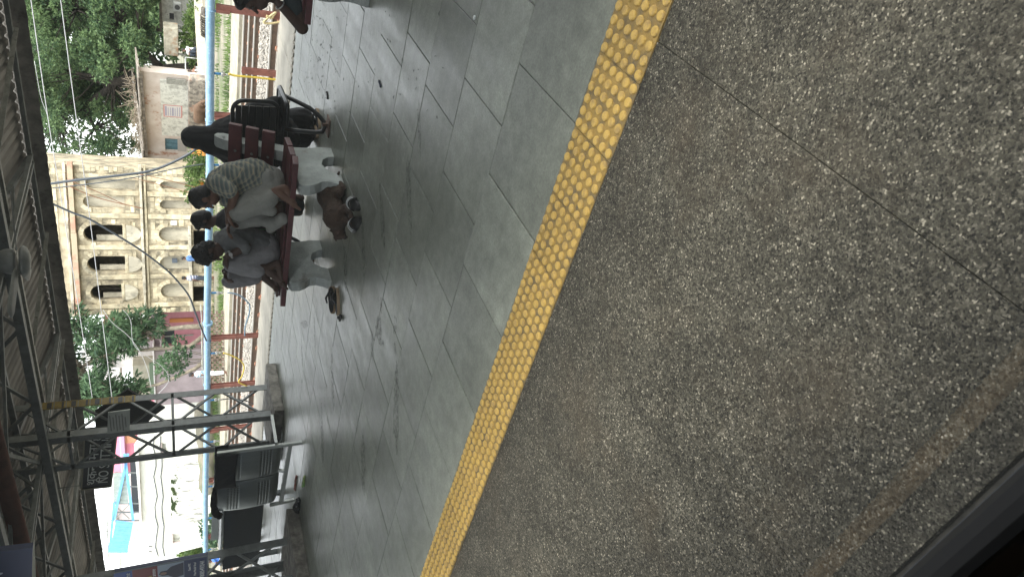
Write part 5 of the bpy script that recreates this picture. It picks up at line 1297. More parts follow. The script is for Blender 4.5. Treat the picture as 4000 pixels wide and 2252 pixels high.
pants = [('E', (-4.15, 5.74, .575), (.165, .155, .11)), ('C', [(V((-4.13, 5.66, .59)), .11), (V((-4.13, 5.57, .76)), .098), (lk+V((0, 0, -.01)), .076), (V((-4.19, 5.50, .82)), .082), (V((-4.215, 5.50, .70)), .078)]),
         ('C', [(V((-4.24, 5.80, .59)), .11), (V((-4.36, 5.74, .76)), .098), (rk, .076), (V((-4.44, 5.65, .82)), .080), (V((-4.41, 5.64, .70)), .076)])]
fold_pants('trousers', pants, M_PANTB, B, 7.0)
w0 = V((-4.005, 5.462, .945)); ax = V((-.075, -.05, .17)).normalized(); r_, f_, u_ = basis(ax, (1, 0, 0))
MB().tube([w0+(r_*math.cos(a)+u_*math.sin(a))*.033 for a in [k*math.pi/8 for k in range(16)]], .010, 6, closed=True).build('watch_strap', mat('watch_steel', (.5, .5, .48), .3, metal=.7), B)
dv = (V((0, 0, CAM_H))-w0); dv = (dv-ax*dv.dot(ax)).normalized()
MB().tube([w0+dv*.032, w0+dv*.046], .017, 12).build('watch_case', MATS['watch_steel'], B)

# ---- black draped figure on the black bench
hc = at_y(768, 535, 6.58)
Cp = thing('person', 'seated person shrouded in a black veil on the black bench', 'person', (hc.x, 6.55, .40), 'people on the platform')
fwd = V((.35, .93, -.12))
body = head_prims(hc, fwd)+[('C', [(hc-V((0, 0, .1)), .055), (hc-V((0.02, 0, .22)), .10), (hc-V((.03, .03, .5)), .14), (V((hc.x+.02, 6.55, .50)), .15)]), ('C', [(V((hc.x+.1, 6.6, .50)), .08), (V((hc.x+.08, 6.95, .46)), .06), (V((hc.x+.08, 7.0, .06)), .045)]), ('C', [(V((hc.x-.08, 6.6, .50)), .08), (V((hc.x, 6.98, .46)), .06), (V((hc.x, 7.02, .06)), .045)])]
organic('body', body, M_SKIN, Cp, .012, 2); eyes(hc, fwd, Cp)
veil = [('E', hc+V((0, -.01, .01)), (.118, .125, .135)), ('C', [(hc-V((.0, .01, .06)), .125), (hc+V((-.03, 0, -.20)), .16), (hc+V((.0, .01, -.34)), .235), (hc+V((.02, .02, -.52)), .27), (V((hc.x+.02, 6.62, .48)), .28)]),
        ('L', hc+V((.02, 0, -.22)), .14, V((hc.x+.30, 6.60, .62)), .12), ('L', hc+V((-.05, 0, -.22)), .15, V((hc.x-.28, 6.58, .64)), .14), ('C', [(V((hc.x+.06, 6.75, .48)), .15), (V((hc.x+.06, 6.95, .40)), .13), (V((hc.x+.05, 6.98, .14)), .15)]), ('C', [(V((hc.x-.10, 6.75, .46)), .15), (V((hc.x-.1, 6.95, .40)), .13), (V((hc.x-.1, 6.98, .14)), .15)]),
        ('L', V((hc.x+.30, 6.62, .55)), .12, V((hc.x+.36, 6.72, .46)), .06)]
organic('black_veil', veil, M_DKC, Cp, .014, 3, .022, 8, 5.0, stretch=(1.4, 1.4, .45))
# ---- dark haired passenger behind, on the far bench
hc = at_y(800, 860, 6.70)
Dp = thing('person', 'dark haired passenger in black seen between the two squatting men', 'person', (hc.x, 6.6, .40), 'people on the platform')
fwd = V((-.85, -.25, -.25))
body = head_prims(hc, fwd)+[('L', hc-V((0, 0, .08)), .052, hc-V((-.02, 0, .17)), .06), ('C', [(hc-V((0, 0, .24)), .11), (hc-V((0, .02, .45)), .14), (V((hc.x, 6.6, .5)), .15)]), ('C', [(V((hc.x+.1, 6.65, .5)), .08), (V((hc.x+.1, 7.05, .5)), .06), (V((hc.x+.1, 7.05, .06)), .045)]), ('C', [(V((hc.x-.1, 6.65, .5)), .08), (V((hc.x-.1, 7.05, .5)), .06), (V((hc.x-.1, 7.05, .06)), .045)]),
     ('C', [(hc+V((.12, -.12, -.26)), .055), (hc+V((.05, -.2, -.42)), .042), (hc+V((-.15, -.15, -.40)), .03)])]
organic('body', body, M_SKIND, Dp, .01, 2); eyes(hc, fwd, Dp); hair(hc, fwd, Dp, s=1.05)
organic('black_top', [('C', [(hc-V((0, 0, .17)), .09), (hc-V((0, 0, .26)), .15), (hc-V((0, .02, .45)), .165), (V((hc.x, 6.6, .5)), .18)]), ('L', hc+V((.02, -.08, -.24)), .09, hc+V((.10, -.17, -.38)), .07), ('L', hc+V((-.03, .1, -.24)), .09, hc+V((-.1, .16, -.42)), .07), ('C', [(V((hc.x, 6.65, .5)), .16), (V((hc.x, 7.0, .48)), .14), (V((hc.x, 7.05, .12)), .12)])], M_DKC, Dp, .012, 3, .01, 9, 8.0)
# green and black shopping bag between the men
bg_ = thing('shopping_bag', 'black bag with green edging standing between the two men', 'bag', (-3.98, 5.85, .48))
MB().prism([(-3.80, 5.92, .48), (-4.10, 5.92, .48), (-4.12, 5.92, .86), (-3.80, 5.92, .86)], (0, .06, 0)).build('bag_body', mat('bag_black', (.012, .015, .014), .6), bg_, bevel=.015)
for x in (-3.83, -4.03): MB().tube([(x, 5.915, .49), (x, 5.913, .86)], .008, 6).build('edging', mat('bag_green', (.05, .20, .07), .6), bg_)
text_mesh('print', 'ALLEN', .07, (0, 0, 1), (1, 0, 0), (-3.96, 5.917, .52), MATS['bag_green'], bg_, .001)
text_mesh('print', '#####', .06, (0, 0, 1), (1, 0, 0), (-3.885, 5.917, .55), mat('print_white', (.5, .52, .5), .7), bg_, .001) if False else None

# ---- person lying propped on an elbow at the edge of view
el = at_y(1180, 110, 5.62); Ep = thing('person', 'person lying propped on one elbow with bracelet, cut off by the edge', 'person', (el.x+.4, 5.7, .47), 'people on the platform')
hc = at_y(985, -12, 5.62); wr = at_y(1082, 8, 5.58); fwd = V((-.8, -.5, -.1))
body = head_prims(hc, fwd)+[('C', [(wr, .028), (V((el.x+.02, el.y-.01, el.z+.02)), .046), (el, .05), (V((el.x+.33, 5.68, el.z+.14)), .058)]), ('C', [(V((el.x+.33, 5.70, .70)), .10), (V((el.x+.6, 5.72, .62)), .13), (V((el.x+1.0, 5.75, .58)), .12)]),
     ('C', [(V((el.x+1.0, 5.70, .57)), .085), (V((el.x+1.4, 5.62, .60)), .06), (V((el.x+1.75, 5.7, .52)), .04)]), ('L', hc-V((-.05, 0, .07)), .055, V((el.x+.33, 5.7, .74)), .07), ('C', [(V((el.x+.4, 5.6, .72)), .055), (V((el.x+.6, 5.5, .58)), .045), (V((el.x+.4, 5.44, .52)), .03)])]
body += hand_prims(wr, (hc-wr).normalized()+V((0, .0, .1)), (-1, -.2, .2), .5)
organic('body', body, M_SKIND, Ep, .008, 2); eyes(hc, fwd, Ep); hair(hc, fwd, Ep, s=1.15)
organic('dark_shirt', [('L', V((el.x+.12, el.y+.02, el.z+.06)), .062, V((el.x+.33, 5.68, el.z+.14)), .08), ('C', [(V((el.x+.33, 5.70, .70)), .13), (V((el.x+.6, 5.72, .62)), .16), (V((el.x+1.0, 5.75, .60)), .15)])], mat('shirt_teal', (.025, .035, .036), .9), Ep, .011, 3, .008, 12)
a_ = wr+(el-wr)*.12; r_, f_, u_ = basis((el-wr).normalized(), (1, 0, 0))
MB().tube([a_+(r_*math.cos(q)+u_*math.sin(q))*.036 for q in [k*math.pi/8 for k in range(16)]], .006, 6, closed=True).build('bracelet', MATS['watch_steel'], Ep)

# ---- curly haired passenger beyond the dark bench
hc = at_y(890, 2020, 8.45)
Gp = thing('person', 'curly haired passenger with reddish scarf behind the steel bench', 'person', (hc.x, 8.5, 0), 'people on the platform')
fwd = V((.55, -.8, -.1))
body = head_prims(hc, fwd)+[('L', hc-V((0, 0, .08)), .05, hc-V((0, 0, .18)), .06), ('C', [(hc-V((0, 0, .24)), .11), (hc-V((0, 0, .5)), .14), (V((hc.x, 8.5, .14)), .15)]), ('C', [(V((hc.x+.1, 8.45, .13)), .08), (V((hc.x+.25, 8.1, .40)), .06), (V((hc.x+.2, 8.0, .05)), .045)]), ('C', [(V((hc.x-.1, 8.45, .13)), .08), (V((hc.x-.2, 8.1, .40)), .06), (V((hc.x-.2, 8.0, .05)), .045)]), ('C', [(hc+V((.17, -.02, -.25)), .05), (hc+V((.2, -.15, -.45)), .04), (hc+V((.1, -.3, -.42)), .03)])]
organic('body', body, M_SKIND, Gp, .012, 2); eyes(hc, fwd, Gp); hair(hc, fwd, Gp, s=1.08, curly=True)
organic('red_scarf', [('C', [(hc+V((.09, 0, -.16)), .045), (hc+V((0, -.09, -.17)), .045), (hc+V((-.09, 0, -.16)), .045), (hc+V((0, .09, -.15)), .045), (hc+V((.09, 0, -.16)), .045)]), ('C', [(hc-V((0, 0, .22)), .13), (hc-V((0, 0, .5)), .16), (V((hc.x, 8.5, .15)), .18)]), ('L', hc+V((.14, -.02, -.25)), .075, hc+V((.19, -.12, -.42)), .06)], mat('scarf_red', (.11, .035, .025), .9, col2=(.03, .02, .02), vs=9), Gp, .014, 2, .01, 10)

# ---- brown dog asleep under the bench
M_FUR = mat('fur_brown', (0.062, 0.036, 0.022), .9, col2=(0.035, 0.022, 0.014), vs=7, bump=.8, bs=70, coord='World', mix=(.35, .6))
r0 = at_z(1285, 765, .11); r1 = at_z(1312, 850, .10); hd = at_z(1325, 912, .06)
dg_ = thing('dog', 'brown dog asleep on the floor under the bench', 'dog', (r1.x, r1.y, 0))
ax = (r1-r0).normalized(); sd = V((-ax.y, ax.x, 0)); sd = sd if sd.y < 0 else -sd
pr = [('E', r0, (.13, .12, .11)), ('C', [(r0, .115), ((r0+r1)/2+V((0, 0, -.01)), .095), (r1, .115)]), ('C', [(r1, .09), ((r1+hd)/2, .065), (hd, .056)]), ('L', hd, .052, hd+ax*.07+sd*.04-V((0, 0, .012)), .03), ('L', hd+ax*.07+sd*.04-V((0, 0, .012)), .03, hd+ax*.12+sd*.06-V((0, 0, .02)), .022),
      ('L', hd-sd*.045+V((0, 0, .03)), .018, hd-sd*.075+ax*.02+V((0, 0, .02)), .008), ('L', hd+sd*.02+V((0, 0, .05)), .018, hd+sd*.02+ax*-.02+V((0, 0, .085)), .007),
      ('C', [(r1+sd*.06-V((0, 0, .04)), .05), (r1+sd*.15+ax*.03-V((0, 0, .06)), .032), (r1+sd*.17+ax*.16-V((0, 0, .075)), .022), (r1+sd*.15+ax*.23-V((0, 0, .078)), .022)]),
      ('C', [(r0+sd*.05-V((0, 0, .02)), .075), (r0+sd*.13+ax*.12-V((0, 0, .055)), .045), (r0+sd*.17+ax*.03-V((0, 0, .08)), .024), (r0+sd*.19+ax*.12-V((0, 0, .085)), .022)]),
      ('C', [(r1+sd*.03+ax*.06-V((0, 0, .06)), .04), (r1+sd*.09+ax*.16-V((0, 0, .075)), .026), (r1+sd*.10+ax*.27-V((0, 0, .078)), .021)]),
      ('C', [(r0-ax*.1-V((0, 0, .04)), .03), (r0-ax*.16+sd*.08-V((0, 0, .08)), .018), (r0-ax*.10+sd*.2-V((0, 0, .09)), .012)])]
organic('body', pr, M_FUR, dg_, .008, 3, .005, 40)
mb = MB(); ellipsoid(mb, hd+ax*.135+sd*.068-V((0, 0, .018)), (.013, .013, .011)); mb.build('nose', M_HAIR, dg_)

# ================================================================== HOUSES AND PEOPLE ACROSS THE TRACKS
def small_person(label, foot, H, fwd, shirt, trouser, pose='stand', grp='people across the tracks', skin=None):
    """figure of height H standing at foot (or sitting/crouching)"""
    t = thing('person', label, 'person', foot, grp); f = V(fwd).normalized(); f.z = 0; f.normalize(); r = f.cross(V((0, 0, 1))); p = V(foot); k = H/1.7; sk = skin or M_SKIN
    z = lambda a: V((0, 0, a*k))
    if pose == 'stand':
        hip, chest, hc = p+z(.9), p+z(1.3), p+z(1.58)
        legs = [[(p+r*.09*k*s+z(.88), .085*k), (p+r*.1*k*s+f*.02+z(.48), .06*k), (p+r*.1*k*s+z(.06), .042*k)] for s in (1, -1)]
        arms = [[(p+r*.19*k*s+z(1.36), .05*k), (p+r*.25*k*s+z(1.08), .042*k), (p+r*.22*k*s+f*.1*k+z(.86), .03*k)] for s in (1, -1)]
        feet = [[(p+r*.1*k*s+z(.045), .04*k), (p+r*.1*k*s+f*.15*k+z(.03), .03*k)] for s in (1, -1)]
    else:
        hip, chest, hc = p+z(.18), p+f*.06*k+z(.52), p+f*.12*k+z(.80)
        legs = [[(p+r*.09*k*s+z(.16), .085*k), (p+r*.13*k*s+f*.36*k+z(.46), .06*k), (p+r*.12*k*s+f*.30*k+z(.06), .042*k)] for s in (1, -1)]
        arms = [[(p+r*.19*k*s+f*.06*k+z(.6), .05*k), (p+r*.22*k*s+f*.25*k+z(.45), .042*k), (p+r*.1*k*s+f*.42*k+z(.5), .03*k)] for s in (1, -1)]
        feet = [[(p+r*.12*k*s+f*.28*k+z(.04), .04*k), (p+r*.12*k*s+f*.44*k+z(.03), .03*k)] for s in (1, -1)]
    hp = head_prims(hc, f, s=k)
    body = hp+[('C', [(hip, .13*k), (chest, .14*k)]), ('L', hc-z(.08), .05*k, chest+z(.1), .07*k)]+[('C', c) for c in legs+arms+feet]
    for c in arms:
        w, e = c[-1][0], c[-2][0]; body += hand_prims(w, (w-e).normalized(), r, .5, k)
    organic('body', body, sk, t, .016*k, 1); hair(hc, f, t, s=1.06*k)
    organic('shirt', [('C', [(hip+z(.02), .15*k), (chest, .165*k), (chest+z(.1), .10*k)])]+[('L', c[0][0], .07*k, (c[0][0]+c[1][0])/2, .062*k) for c in arms], shirt, t, .018*k, 2)
    organic('trousers', [('L', hip+r*.05*k, .135*k, hip-r*.05*k, .135*k)]+[('C', [(a, b*1.25) for a, b in c[:2]]+[(c[1][0]*.35+c[2][0]*.65, c[2][1]*1.7)]) for c in legs], trouser, t, .018*k, 2)
    return t
# ---- plaster house
M_PINKP = mat('house_plaster', (0.66, 0.60, 0.55), .95, col2=(.52, .44, .38), vs=.8, coord='World', col3=(.33, .15, .08), s3=.9, m3=(.56, .68), bump=.4, bs=8, detail=9)
M_WASH = mat('white_wash', (0.66, 0.66, 0.60), .95, col2=(.36, .36, .32), vs=3, coord='World', col3=(.10, .10, .08), s3=3, m3=(.58, .70), bump=.5, bs=10, detail=9, mix=(.35, .55))
M_TILE = mat('old_roof', (0.34, 0.30, 0.25), .95, col2=(.14, .12, .10), vs=3, coord='World', bump=.8, bs=8)
HF = Frame(at_d(800, 668, 47.5), at_d(800, 303, 40.0)); HW = HF.w
hs_ = thing('plaster_house', 'low peeling plaster house with a poster and a blue shuttered window', 'house', HF.pt(HW/2, -2, GROUND))
zt = HF.on(556, 480)[1]; win = px_rect(HF, 645, 694, 542, 590)
curve_fill('wall', [[(0, GROUND-.2), (HW, GROUND-.2), (HW, zt), (0, zt)], [(win[0], win[2]), (win[1], win[2]), (win[1], win[3]), (win[0], win[3])]], .3, HF, M_PINKP, hs_)
mb = MB(); HF.box(mb, .0, .3, GROUND-.2, zt, -4.5, -.302); HF.box(mb, HW-4.6, HW-4.3, GROUND-.2, zt, -4.5, -.302); HF.box(mb, .3, HW-4.6, GROUND-.2, zt, -4.5, -4.2); mb.build('side_walls', M_PINKP, hs_)
mb = MB(); HF.box(mb, win[0], win[1], win[2]+(win[3]-win[2])*.0, win[3], -.2, -.14); sh_ = mb.build('shutter', mat('shutter_blue', (.10, .22, .27), .7, var=.3, vs=9), hs_)
for i in range(3):
    x = win[0]+(win[1]-win[0])*(i+.5)/3; mb = MB(); HF.box(mb, x-.02, x+.02, win[2], win[3], -.139, -.11); mb.build('batten', MATS['shutter_blue'], sh_)
mb = MB(); r = px_rect(HF, 694, 728, 542, 590); HF.box(mb, r[0], r[1], r[2], r[3], .004, .03); mb.build('cement_patch', mat('cement_grey', (.36, .34, .31), .9), hs_)
mb = MB(); r = px_rect(HF, 690, 800, 300, 530); HF.box(mb, r[0], r[1]+.3, GROUND-.2, HF.on(735, 400)[1], .004, .5); mb.build('rubble_plinth', mat('rubble_plinth', (.50, .45, .38), .95, col2=(.16, .14, .12), vs=4, coord='World', bump=1, bs=5, col3=(.34, .17, .11), s3=2, m3=(.55, .65)), hs_, bevel=.04)
r = px_rect(HF, 640, 735, 320, 530)
mb = MB(); HF.box(mb, r[0], r[1]+.15, HF.on(735, 400)[1], HF.on(628, 400)[1], .004, .05); mb.build('whitewash_panel', M_WASH, hs_, bevel=.01)
r = px_rect(HF, 650, 728, 300, 325); mb = MB(); HF.box(mb, r[0], r[1]-.1, r[2], r[3], .055, .12); mb.build('door_frame', M_STEELL, hs_)
r = px_rect(HF, 638, 712, 408, 455)
mb = MB(); HF.box(mb, r[0], r[1], r[2], r[3], .052, .060); po = mb.build('poster', mat('poster_white', (.62, .60, .58), .8), hs_)
mb = MB(); w = .07
for q in ((r[0], r[0]+w, r[2], r[3]), (r[1]-w, r[1], r[2], r[3]), (r[0]+w, r[1]-w, r[2], r[2]+w), (r[0]+w, r[1]-w, r[3]-w, r[3])): HF.box(mb, *q, .061, .064)
mb.build('poster_border', mat('poster_red', (.55, .26, .24), .8), po)
for i in range(7):
    z = r[3]-.14-(r[3]-r[2]-.22)*i/6.5; a = r[0]+.12; b = r[1]-.12-random.uniform(0, .18); hh = .05 if i in (0, 3) else .022
    mb = MB(); HF.box(mb, a, b, z-hh, z+hh, .061, .0635); mb.build('poster_line', mat('poster_blue', (.34, .33, .42), .8), po)
mb = MB(); x = -.4
while x < HW+.3:
    L_ = random.uniform(.5, 1.0); dz = random.uniform(-.05, .05); dd = -4.6 if x < HW-5.4 else -.8
    P = [HF.pt(x, .55, zt-.02+dz), HF.pt(x+L_*.98, .55, zt-.02+dz), HF.pt(x+L_*.98, dd, zt-.02-dd*.12), HF.pt(x, dd, zt-.02-dd*.12)]
    MB().prism(P, (0, 0, .07)).build('roof_slab', M_TILE, hs_); x += L_
mb = MB(); HF.box(mb, -.4, HW+.3, zt-.14, zt-.02, .30, .42); mb.build('eave_board', M_TILE, hs_)
x = -.3
dn = MB()
while x < HW+.2:
    HF.box(dn, x, x+.07, zt-.2, zt-.13, .32, .42); x += .14
o = dn.build('eave_teeth', M_TILE, hs_); tag(o, kind='stuff')
# dry brush heaped on the roof
bm_ = MB(); rnd = random.Random(5)
for i in range(160):
    c = HF.pt(rnd.uniform(.5, HW-1), rnd.uniform(-1.5, .3), zt+.25); d = V((rnd.gauss(0, .5), rnd.gauss(0, .4), abs(rnd.gauss(0, .45)))); bm_.tube([c, c+d*.5+V((0, 0, .1)), c+d+V((rnd.gauss(0, .1), 0, 0))], [.016, .012, .005], 4)
o = bm_.build('dry_brush', mat('dry_twig', (.22, .18, .13), .95)); tag(o, 'dry grey brushwood heaped on the roof of the plaster house', 'brushwood', kind='stuff')
# lean-to shelter left of the house
p0 = HF.pt(-.1, -.2, 0); ls = thing('lean_to', 'dark sagging lean to between the house and stone building', 'shed', HF.pt(-.8, -.5, GROUND))
MB().prism([HF.pt(-.05, .3, HF.on(572, 655)[1]), HF.pt(-1.5, .3, HF.on(640, 690)[1]), HF.pt(-1.5, -2.0, HF.on(640, 690)[1]+.3), HF.pt(-.05, -2.0, HF.on(572, 655)[1]+.2)], (0, 0, .06)).build('roof', mat('tarp_dark', (.05, .045, .04), .8), ls)
for x in (-.15, -1.4): MB().bar(HF.pt(x, .2, GROUND-.2), HF.pt(x, .2, HF.on(640, 690)[1]), .09, .09).build('post', M_BARK, ls)
mb = MB(); HF.box(mb, -1.5, -.1, GROUND-.2, .6, -1.8, -1.7); mb.build('back_wall', mat('mud_wall', (.28, .22, .17), .95, var=.3, vs=3), ls)
# orange crate-like gate
og = thing('orange_gate', 'small orange lattice gate standing in the weeds', 'gate', at_d(790, 590, 37))
GF = Frame(at_d(790, 606, 37), at_d(790, 566, 37)); zz = lambda v: GF.on(v, 585)[1]
for k in range(6):
    mb = MB(); x = GF.w*k/5; GF.box(mb, x-.03, x+.03, zz(815), zz(748), 0, .03); mb.build('upright', mat('gate_orange', (.60, .25, .04), .7), og)
for v in (752, 765, 778, 791):
    mb = MB(); GF.box(mb, 0, GF.w, zz(v)-.035, zz(v)+.035, -.04, -.002); mb.build('rail', MATS['gate_orange'], og)
ob = organic('orange_bundle', [('E', at_d(785, 724, 36.5), (.3, .2, .2)), ('L', at_d(772, 712, 36.5), .08, at_d(768, 735, 36.5), .08)], mat('bundle_orange', (.80, .22, .02), .8), None, .03, 2); tag(ob, 'bright orange bundle showing beside the plaid shirted man', 'bundle')
# cow in front of the plinth
cb = at_d(775, 440, 37.5); cx = V((cb.x, cb.y, GROUND)); e = HF.e
cow = thing('cow', 'brown cow standing behind the pipe by the plaster house', 'cow', tuple(cx))
M_COW = mat('cow_brown', (.13, .075, .042), .85, var=.3, vs=3, coord='World')
q = lambda a, z, s=0: cx+e*a+HF.n*s+V((0, 0, z*.66-.03))       # resting with folded legs
pr = [('C', [(q(-.55, 1.08), .27), (q(-.1, 1.0), .31), (q(.35, 1.06), .28)]), ('C', [(q(.4, 1.12), .2), (q(.68, 1.0), .14), (q(.84, .82), .11)]), ('L', q(.88, .78), .11, q(1.02, .52), .075), ('L', q(.9, .9, .09), .03, q(.94, 1.02, .14), .015), ('L', q(.9, .9, -.09), .03, q(.94, 1.02, -.14), .015), ('L', q(.84, .86, .1), .03, q(.8, .82, .22), .03), ('L', q(.84, .86, -.1), .03, q(.8, .82, -.22), .03), ('C', [(q(-.78, 1.15), .05), (q(-.88, .8), .03), (q(-.88, .45), .045)])]
for a, s in ((-.55, .14), (-.5, -.14), (.38, .13), (.42, -.13)):
    bk = -.07 if a < 0 else .0
    pr.append(('C', [(q(a, .9, s), .13), (q(a+(.06 if a < 0 else 0), .55, s), .075), (q(a+bk, .34, s), .055), (q(a, .05, s), .05)]))
organic('body', pr, M_COW, cow, .03, 2)
# ---- things at the right-hand edge: tank, wall, hut, rubble, men
tk = at_d(672, 168, 46); tn = thing('water_tank', 'rust stained cream box tank on posts under the big tree', 'tank', (tk.x, tk.y, GROUND))
TF = Frame(at_d(697, 222, 46), at_d(697, 113, 45)); zz = lambda v: TF.on(v, 168)[1]
mb = MB(); TF.box(mb, 0, TF.w, zz(697), zz(640), -1.2, 0); mb.build('tank_box', mat('tank_cream', (.66, .62, .50), .9, col2=(.40, .36, .28), vs=3, coord='World', col3=(.38, .17, .06), s3=1.2, m3=(.52, .66), detail=9), tn, bevel=.04)
for x in (.15, TF.w-.15):
    for d in (-.1, -1.1):
        mb = MB(); TF.box(mb, x-.06, x+.06, GROUND-.2, zz(697), d-.06, d+.06); mb.build('post', M_STEELL, tn)
WFr = Frame(at_d(700, 118, 52), at_d(700, -60, 50)); zz = lambda v: WFr.on(v, 50)[1]
wh = thing('whitewashed_hut', 'whitewashed hut with grey hatch behind the cream tank', 'hut', WFr.pt(2, -1, GROUND))
hat = px_rect(WFr, 662, 680, 52, 80)
curve_fill('wall', [[(0, GROUND), (WFr.w, GROUND), (WFr.w, zz(632)), (0, zz(632))], [(hat[0], hat[2]), (hat[1], hat[2]), (hat[1], hat[3]), (hat[0], hat[3])]], .25, WFr, M_WASH, wh)
mb = MB(); WFr.box(mb, hat[0]-.1, hat[1]+.1, hat[2]-.1, hat[3]+.1, -.5, -.3); mb.build('hatch', mat('hatch_grey', (.10, .10, .11), .8), wh)
mb = MB(); WFr.box(mb, -.2, WFr.w+.2, zz(632), zz(622), -3, .3); mb.build('roof', M_TILE, wh); mb = MB(); WFr.box(mb, 0, WFr.w, GROUND, zz(632), -2.9, -2.7); WFr.box(mb, 0, .2, GROUND, zz(632), -2.7, -.26); mb.build('side_walls', M_WASH, wh)
r = px_rect(WFr, 676, 708, 5, 38); mb = MB(); WFr.box(mb, *r, .05, .4); ac = mb.build('white_case', mat('case_white', (.7, .7, .68), .6), wh, bevel=.05)
mb = MB(); c = WFr.pt((r[0]+r[1])/2, .41, (r[2]+r[3])/2); mb.tube([c, c+WFr.n*.02], (r[3]-r[2])*.33, 14); mb.build('fan_grille', mat('grille', (.12, .12, .12), .6), ac)
rnd = random.Random(12)
M_RUBB = mat('rubble_dark', (.12, .105, .09), .95, rnd=.5, var=.3, vs=4, coord='World')
for i in range(26):
    y = rnd.uniform(0, 290); x = rnd.uniform(748, 792); p = at_d(x, y, rnd.uniform(41, 45)); s = rnd.uniform(.12, .36); p.z = gh(p.x, p.y)+s*.2
    mb = MB(); ellipsoid(mb, p, (s*rnd.uniform(.7, 1.3), s*rnd.uniform(.7, 1.3), s*.6), Matrix.Rotation(rnd.uniform(0, 3), 3, 'Z'), 7, 4)
    o = mb.build('rubble_stone', M_RUBB); tag(o, 'dark rubble stone in the heap by the big tree', 'stone', 'rubble stones by the big tree')
wl_ = MB().bar(at_d(792, 300, 41), at_d(772, -40, 44), .25, .5).build('low_wall', mat('kerb_cream', (.5,)*3)); tag(wl_, 'low pale wall stub in front of the rubble', 'wall')
bt = thing('dead_palm_stumps', 'row of dark arched stumps beside the path', 'stumps', at_d(770, 110, 40))
for k in range(9):
    p = at_d(768-k*.5, 70+k*9, 40); p.z = gh(p.x, p.y)
    MB().tube([p+V((0, 0, -.1)), p+V((.05, -.05, .2)), p+V((.18, -.1, .34)), p+V((.34, -.12, .3))], [.05, .05, .045, .03], 7).build('stump', MATS['rubble_dark'], bt)
gp = thing('pipe_gate', 'thin pale pipe frame beside the trunk of the big tree', 'frame', at_d(790, 245, 42)); 
MB().tube([at_d(724, 224, 42), at_d(726, 300, 42), at_d(728, 345, 42)], .04, 8).build('rail', M_SILV, gp); MB().tube([at_d(724, 224, 42), at_d(800, 232, 42)], .03, 8).build('upright', M_SILV, gp)
M_SHW = mat('shirt_white', (.72, .74, .74), .85); M_DHO = mat('cloth_navy', (.03, .04, .06), .85)
def foot_at(x, y, d): p = at_d(x, y, d); return (p.x, p.y, gh(p.x, p.y))
p = foot_at(770, 198, 42); small_person('man in white shirt sitting on the rubble near the tank', (p[0], p[1], p[2]+.45), 1.75, (-.3, -1, 0), M_SHW, M_DHO, 'sit')
p = foot_at(778, 288, 43.5); small_person('bare chested man sitting at the foot of the big tree', (p[0], p[1], p[2]+.1), 1.7, (.9, -.3, 0), mat('skin_tan', (.20, .10, .06), .6), M_SHW, 'sit')
p = SF.pt(SF.on(800, 1072)[0], .75, GROUND); small_person('person in striped shirt and dark cap standing before the stone building', tuple(p), 1.72, (-.9, -.2, 0), mat('shirt_stripe', (.45, .47, .52), .9, col2=(.05, .06, .12), vs=3, stretch=(.2, .2, 9), mix=(.48, .52), coord='World'), M_DHO)
p = SF.pt(SF.on(800, 998)[0], .7, GROUND); small_person('person in blue standing at the doorway of the stone building', tuple(p), 1.7, (-.4, -1, 0), mat('shirt_blue', (.10, .2, .42), .9), M_DHO)
p = at_d(818, 1457, 31.5); small_person('person wrapped in a striped white cloth by the lattice fence', (p.x, p.y, gh(p.x, p.y)), 1.62, (-.8, -.5, 0), mat('cloth_stripe', (.62, .66, .66), .9, col2=(.12, .22, .28), vs=4, stretch=(2, 2, 6), mix=(.45, .52), coord='World'), M_SHW)
p = at_z(876, 2172, GROUND); small_person('person in bright blue squatting by the far track', tuple(p), 1.6, (-.6, -.8, 0), mat('cloth_blue', (.05, .14, .42), .85), MATS['cloth_blue'], 'sit')

# ---- mauve houses and the lattice fence left of the stone building
M_MAUV = mat('mauve_wall', (0.40, 0.33, 0.34), .9, var=.25, vs=1.2, coord='World', bump=.2, bs=8); M_PINK = mat('pink_wall', (0.52, 0.22, 0.26), .9, var=.2, vs=1.5, coord='World'); M_PALE = mat('pale_wall', (0.66, 0.63, 0.62), .9, var=.15, vs=1.5, coord='World'); M_ORNG = mat('orange_band', (.52, .20, .06), .85); M_BRN = mat('brown_roof', (.24, .11, .065), .9, var=.3, vs=3)
MF = Frame(at_d(800, 1600, 45), at_d(800, 1190, 43)); mz = lambda v, y=1400: MF.on(v, y)[1]
def wallbox(label, name, rects, base):
    t = thing(name, label, 'house', base)
    for nm, (v0, v1, y0, y1), d0, d1, m in rects:
        r = px_rect(MF, v0, v1, y0, y1, d1); mb = MB(); MF.box(mb, r[0], r[1], r[2], r[3], d0, d1); mb.build(nm, m, t, bevel=.015)
    return t
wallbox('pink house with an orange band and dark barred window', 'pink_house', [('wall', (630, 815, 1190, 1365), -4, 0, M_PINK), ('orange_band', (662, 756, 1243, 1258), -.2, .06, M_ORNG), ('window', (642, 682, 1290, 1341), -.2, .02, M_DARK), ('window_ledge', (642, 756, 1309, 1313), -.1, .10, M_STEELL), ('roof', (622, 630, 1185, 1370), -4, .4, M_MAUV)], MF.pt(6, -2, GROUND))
wallbox('grey mauve upper storey with a small grille and brown roof', 'mauve_house', [('wall', (573, 632, 1296, 1358), -5, -.6, M_MAUV), ('grille', (583, 605, 1305, 1330), -.7, -.56, mat('grille_rust', (.12, .05, .04), .8)), ('brown_roof', (478, 545, 1318, 1360), -5, -1.5, M_BRN), ('brown_roof', (400, 470, 1270, 1320), -6, -3, M_BRN)], MF.pt(5, -3, GROUND))
